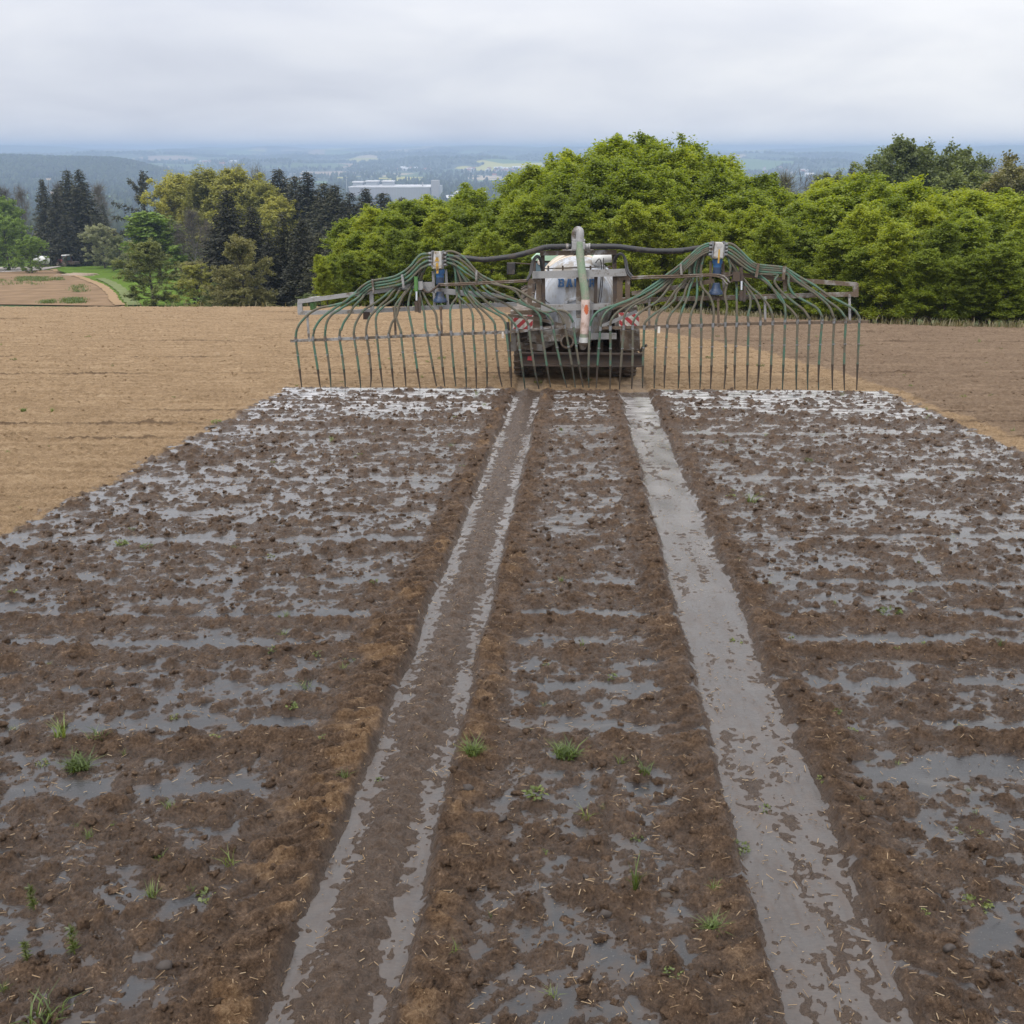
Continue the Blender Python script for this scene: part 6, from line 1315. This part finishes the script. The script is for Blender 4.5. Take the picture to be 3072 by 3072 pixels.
# chopped straw
x, y, q = scatter_pts(15000, 2.6, 18, 74, 1.1); z, wd, wt, _t = soil_z(x, y); z = np.maximum(z, z + np.where(wd > -.3, wd, -1)) + .004
n = len(x); L = .006 + .044 * q.random(n) ** 2.2 * (1 + .6 * sstep(8, 16, y)); a = q.uniform(0, 6.28, n); tl = q.normal(0, .22, n); d = np.stack([np.cos(a), np.sin(a), tl], -1) * L[:, None]; w_ = np.stack([-np.sin(a), np.cos(a), 0 * a], -1) * (q.uniform(.0010, .0030, n) * (1 + .5 * sstep(8, 16, y)))[:, None]
C = np.stack([x, y, z + .002 + np.abs(tl) * L * .5], -1); up = np.array((0, 0, .0018)); V = np.stack([C - d / 2 - w_, C + d / 2 - w_, C + d / 2 + w_, C - d / 2 + w_, C - d / 2 + up * 1.6, C + d / 2 + up * 1.6], 1).reshape(-1, 3); b_ = (np.arange(n) * 6)[:, None]
me = np_mesh('straw', V, [np.vstack([b_ + np.array([[0, 1, 5, 4]]), b_ + np.array([[3, 4, 5, 2]]), b_ + np.array([[0, 3, 2, 1]])])])
tag(link('straw', me, MT['straw']), 'bits of chopped straw strewn over the soil', kind='stuff')
# single stones
for i, (u, v, r, lb, mt_) in enumerate([(1142, 1728, .042, 'dark angular stone lying between the wheel tracks', 'stone'), (1258, 1692, .030, 'brown lump of root beside the slender upright grass tuft', 'bark'), (883, 1503, .030, 'flat dark stone near the double rut', 'stone'), (1900, 1632, .045, 'reddish brown stone near the right edge', 'stone'), (1828, 1722, .038, 'upright mossy stone in a puddle on the right', 'stone'), (1790, 1800, .03, 'small brown stone low on the right', 'stone'),
        (290, 1385, .026, 'grey stone in a puddle left of the double rut', 'stone'), (1105, 1668, .022, 'small dark stone left of the slender grass tuft', 'stone'), (310, 1830, .035, 'flat dark stone at the lower left', 'stone'), (950, 1560, .03, 'pointed brown clod standing between the tracks', 'stone'), (1555, 878, .07, 'single dark clod standing out right of the wide wet track', 'stone'), (830, 880, .07, 'brown clod standing left of the double rut', 'stone')]):
    x, y, z = surf(u * S, v * S); q = np.random.default_rng(300 + i); V = IV2 * (1 + .16 * q.normal(size=(len(IV2), 1))); nrm_ = q.normal(size=(7, 3)); nrm_ /= np.linalg.norm(nrm_, axis=1)[:, None]
    for k in nrm_: V = V - np.maximum(V @ k - .5, 0)[:, None] * k
    V = V * np.array((1.15, .9, .75)) * r; o = link('stone', np_mesh('stone', V, [IF2]), MT[mt_], None, (x, y, z + r * .12)); tag(o, lb, 'stone')
# ------------------------------------------------------------------ far things: parked machines, logs, factory, village
def ground_pt(u, y):
    return at(u, y)
def mx4(x, y, z, rot): return Matrix.Translation((x, y, z)) @ Matrix.Rotation(rot, 4, 'Z')
# red tractor parked under the spruces
x, y, z = at(208, 252)
t_ = thing('tractor', 'small red tractor with white roof parked under the spruces', 'tractor', (x, y, z + .1)); t_.rotation_euler = (0, 0, math.radians(68))
MB().prism([(-.35, .75), (.35, .75), (.35, 1.45), (.26, 1.6), (-.26, 1.6), (-.35, 1.45)], 1.3, 3.3, .05).build('bonnet', MT['red_paint'], t_, 40)
MB().prism([(-.95, .8), (.95, .8), (.95, 1.3), (-.95, 1.3)], -.2, 1.2, .05).build('mudguard', MT['red_paint'], t_, 40)
MB().prism([(-.85, 2.55), (.85, 2.55), (.8, 2.72), (-.8, 2.72)], -.25, 1.25, .04).build('cab_roof', MT['off_white'], t_, 40)
mb = MB()
for sx in (-1, 1):
    for yy in (-.15, 1.15): mb.bar((sx * .78, yy, 1.3), (sx * .76, yy, 2.56), .09, .09)
mb.bar((-.78, 1.15, 1.4), (.78, 1.15, 1.4), .08, .08).build('cab_frame', MT['red_paint'], t_)
MB().box((-.75, -.1, 1.32), (.75, 1.1, 2.54), .03).build('cab_window', MT['glass'], t_)
MB().box((-.28, -.2, .5), (.28, 3.1, .85), .03).build('chassis', MT['dark_steel'], t_)
def simple_wheel(x, y, r, w_, par):
    o = MB().lathe([(r * .55, -w_ / 2), (r * .93, -w_ / 2), (r, -w_ * .3), (r, w_ * .3), (r * .93, w_ / 2), (r * .55, w_ / 2)], (x, y, r), 'x', 24).build('wheel', MT['tyre'], par, 40)
    MB().lathe([(.04, -w_ * .52), (r * .55, -w_ * .42), (r * .56, w_ * .42), (.04, w_ * .52)], (x, y, r), 'x', 18).build('rim', MT['grey_white'], o, 40)
for sx in (-1, 1): simple_wheel(sx * .9, .4, .8, .45, t_); simple_wheel(sx * .8, 2.7, .5, .3, t_)
MB().box((-1.0, -2.6, .6), (1.0, -.5, 1.2), .05).build('rear_loader_box', MT['dark_steel'], t_)
# white tank trailer half behind the small tree
x, y, z = at(128, 250)
t_ = thing('tank_trailer', 'white tank trailer parked half behind the small round tree', 'trailer', (x, y, z)); t_.rotation_euler = (0, 0, math.radians(60))
MB().lathe([(.1, -2.2), (.7, -2.1), (.95, -1.8), (.95, 1.8), (.7, 2.1), (.1, 2.2)], (0, 0, 1.65), 'y', 24).build('tank', MT['off_white'], t_, 40)
MB().box((-.5, -2, .5), (.5, 2.6, .75), .03).build('chassis', MT['dark_steel'], t_)
for sx in (-1, 1): simple_wheel(sx * .85, -.4, .5, .35, t_)
# pile of sawn planks on the meadow
x, y, z = at(237, 205)
t_ = thing('plank_stack', 'low stack of weathered planks lying on the meadow', 'plank stack', (x, y, z + .1)); t_.rotation_euler = (0, 0, math.radians(-14))
mb = MB(); g2 = np.random.default_rng(3)
for k in range(26):
    yy = -2.0 + (k % 13) * .33; zz = .12 + (k // 13) * .16; a = g2.normal(0, .12); mb.bar((-2.9 + g2.normal(0, .4), yy - a, zz), (2.7 + g2.normal(0, .5), yy + a, zz + g2.normal(0, .03)), .26, .07)
mb.build('planks', MT['wood'], t_)
MB().bar((-1.6, -2.2, .04), (-1.6, 2.2, .04), .12, .1).bar((1.5, -2.2, .04), (1.5, 2.2, .04), .12, .1).build('bearer', MT['wood'], t_)

# factory in the valley
MT['concrete'] = plain('pale_concrete', (0.33, 0.325, 0.335), .85, 0, .05, .12, 0); MT['roofwhite'] = plain('white_roof_foil', (0.58, 0.58, 0.59), .6, 0, .02, .06, 0)
MT['panel'] = plain('grey_cladding', (0.34, 0.36, 0.38), .7, 0, .08, .15, 0); MT['tile'] = plain('red_roof_tiles', (0.26, 0.11, 0.075), .9, 0, .3, .25, 0); MT['plaster'] = plain('pale_plaster', (0.50, 0.48, 0.45), .9, 0, .2, .1, 0)
FY = 2030.0
def FX(u, y=FY):
    return (u - 1536) / F * (y * math.cos(PITCH) + 95 * math.sin(PITCH))
def FZ(v, y=FY): return top_z(v, y)
x, y, z = at(1190, FY)
fac = thing('factory', 'long pale factory hall with roof units and a square tower in the valley', 'factory', (0, 0, 0))
x0, x1, x2, x3 = FX(1048), FX(1292), FX(1296), FX(1322)
zb = float(base_z(x0, FY)) - 3; zr = FZ(563)
MB().box((x0, FY, zb), (x1, FY + 120, zr), .1).build('wall', MT['concrete'], fac)
MB().box((x0 - .6, FY - .6, zr + .05), (x1 + .4, FY + 121, zr + 1.7)).build('roof', MT['roofwhite'], fac)
mb = MB()
for k in range(30): xx = x0 + (x1 - x0) * (k + .5) / 30; mb.box((xx - .35, FY - .5, zb), (xx + .35, FY - .03, zr - .4))
mb.build('pilaster', MT['panel'], fac)
MB().box((x2 - .5, FY - 8, zb), (FX(1318), FY + 24, FZ(541)), .1).build('tower', MT['concrete'], fac)
MB().box((FX(1318) + .05, FY - 6, zb), (FX(1326), FY + 24, FZ(556)), .1).build('tower_annexe', MT['panel'], fac)
MB().box((FX(1066), FY + 20, zr + 1.8), (FX(1272), FY + 60, FZ(558))).build('roof_ridge', MT['roofwhite'], fac)
for a_, b_ in ((1052, 1086), (1092, 1131), (1141, 1177)):
    zz = FZ(547 if a_ > 1090 else 549.5)
    u_ = MB().box((FX(a_ + 2), FY + 30, zr + 1.72), (FX(b_ - 2), FY + 62, zz), .2).build('roof_unit', MT['panel'], fac)
    MB().box((FX(a_), FY + 28, zz + .05), (FX(b_), FY + 64, zz + 2.0), .3).build('unit_cap', MT['roofwhite'], u_)
MB().tube([(FX(1041), FY + 5, zb), (FX(1041), FY + 5, FZ(536))], .7, 8).build('mast', MT['panel'], fac)
MB().tube([(FX(1267), FY + 20, zr), (FX(1267), FY + 20, FZ(547))], 1.1, 8).build('chimney', MT['concrete'], fac)
# flat white halls seen between the spruces on the left
for u0, u1, v, y_, vb, lb in [(78, 196, 603, 2050, 612, 'long white-roofed hall left behind the slim spruce'), (120, 240, 622, 1860, 632, 'second white-roofed hall, nearer, behind the slim spruce'), (310, 402, 620, 1900, 633, 'white-roofed hall between the spruce cluster and the ivy-clad conifer'), (338, 505, 578, 2330, 586, 'longest white-roofed hall farther back behind the ivy-clad conifer'), (500, 560, 585, 2260, 593, 'short white-roofed hall right of the ivy-clad conifer'), (1362, 1452, 572, 2050, 590, 'low white hall right of the factory above the young trees'), (1330, 1360, 590, 1920, 600, 'small white hall at the foot of the factory tower'), (2165, 2215, 575, 1700, 600, 'pale roofed hall seen through the gap in the young trees')]:
    h_ = thing('hall', lb, 'hall', (0, 0, 0)); xa, xb = FX(u0, y_), FX(u1, y_); zt = top_z((v + vb) / 2, y_); zg = min(float(base_z(xa, y_)), float(base_z(xb, y_))) - 2
    MB().box((xa, y_, zg), (xb, y_ + 60, zt), .1).build('wall', MT['panel'], h_)
    MB().prism([(xa - 1, zt + .05), (xb + 1, zt + .05), (xb + 1, zt + 1.2), ((xa + xb) / 2, zt + 1 + .03 * (xb - xa) * .5), (xa - 1, zt + 1.2)], y_ - 1, y_ + 110).build('roof', MT['roofwhite'], h_)
# village houses
def house_parts(w_, d_, h_, r_):
    a = MB().prism([(-w_ / 2, 0), (w_ / 2, 0), (w_ / 2, h_), (0, h_ + r_ - .3), (-w_ / 2, h_)], -d_ / 2, d_ / 2).mesh('wall')
    b = MB().prism([(-w_ / 2 - .5, h_ - .3), (0, h_ + r_ - .05), (w_ / 2 + .5, h_ - .3), (w_ / 2 + .5, h_ + .05), (0, h_ + r_ + .3), (-w_ / 2 - .5, h_ + .05)], -d_ / 2 - .5, d_ / 2 + .5).mesh('roof')
    return a, b
HM = [house_parts(9, 12, 5.5, 3.6), house_parts(11, 16, 6, 4), house_parts(14, 24, 6, 4)]
hp = []
for k in range(3):
    o = thing('house', 'tiny pale house with red roof in the far village', 'house', (0, 3000 + k * 30, -85), 'houses of the far village'); link('wall', HM[k][0], MT['plaster'], o); link('roof', HM[k][1], MT['tile'] if k < 2 else MT['roofwhite'], o); hp.append(o)
q = np.random.default_rng(15); hs_ = []
for u0, u1, v0, v1, n_ in [(1400, 1660, 508, 518, 26), (1180, 1300, 508, 514, 8), (610, 700, 482, 500, 10), (2240, 2440, 505, 530, 10), (1480, 1640, 528, 540, 6)]:
    for _ in range(n_): hs_.append((q.uniform(u0, u1), q.uniform(v0, v1)))
for i, (u, v) in enumerate(hs_):
    p = hit(u, v, 600, 9000); sc = q.uniform(.9, 1.35) * (1 + .2 * sstep(2500, 5000, p[1])); k = i % 3
    if i < 3: o = hp[i]; o.location = (p[0], p[1], p[2] - .3); o.rotation_euler = (0, 0, q.uniform(0, 3)); o.scale = (sc,) * 3
    else: dup(hp[k], (p[0], p[1], p[2] - .3), q.uniform(0, 3), sc, 'tiny pale house with red roof in the far village' if k < 2 else 'tiny pale house with white roof in the far village', 'houses of the far village')
hp[2]['label'] = 'tiny pale house with white roof in the far village'
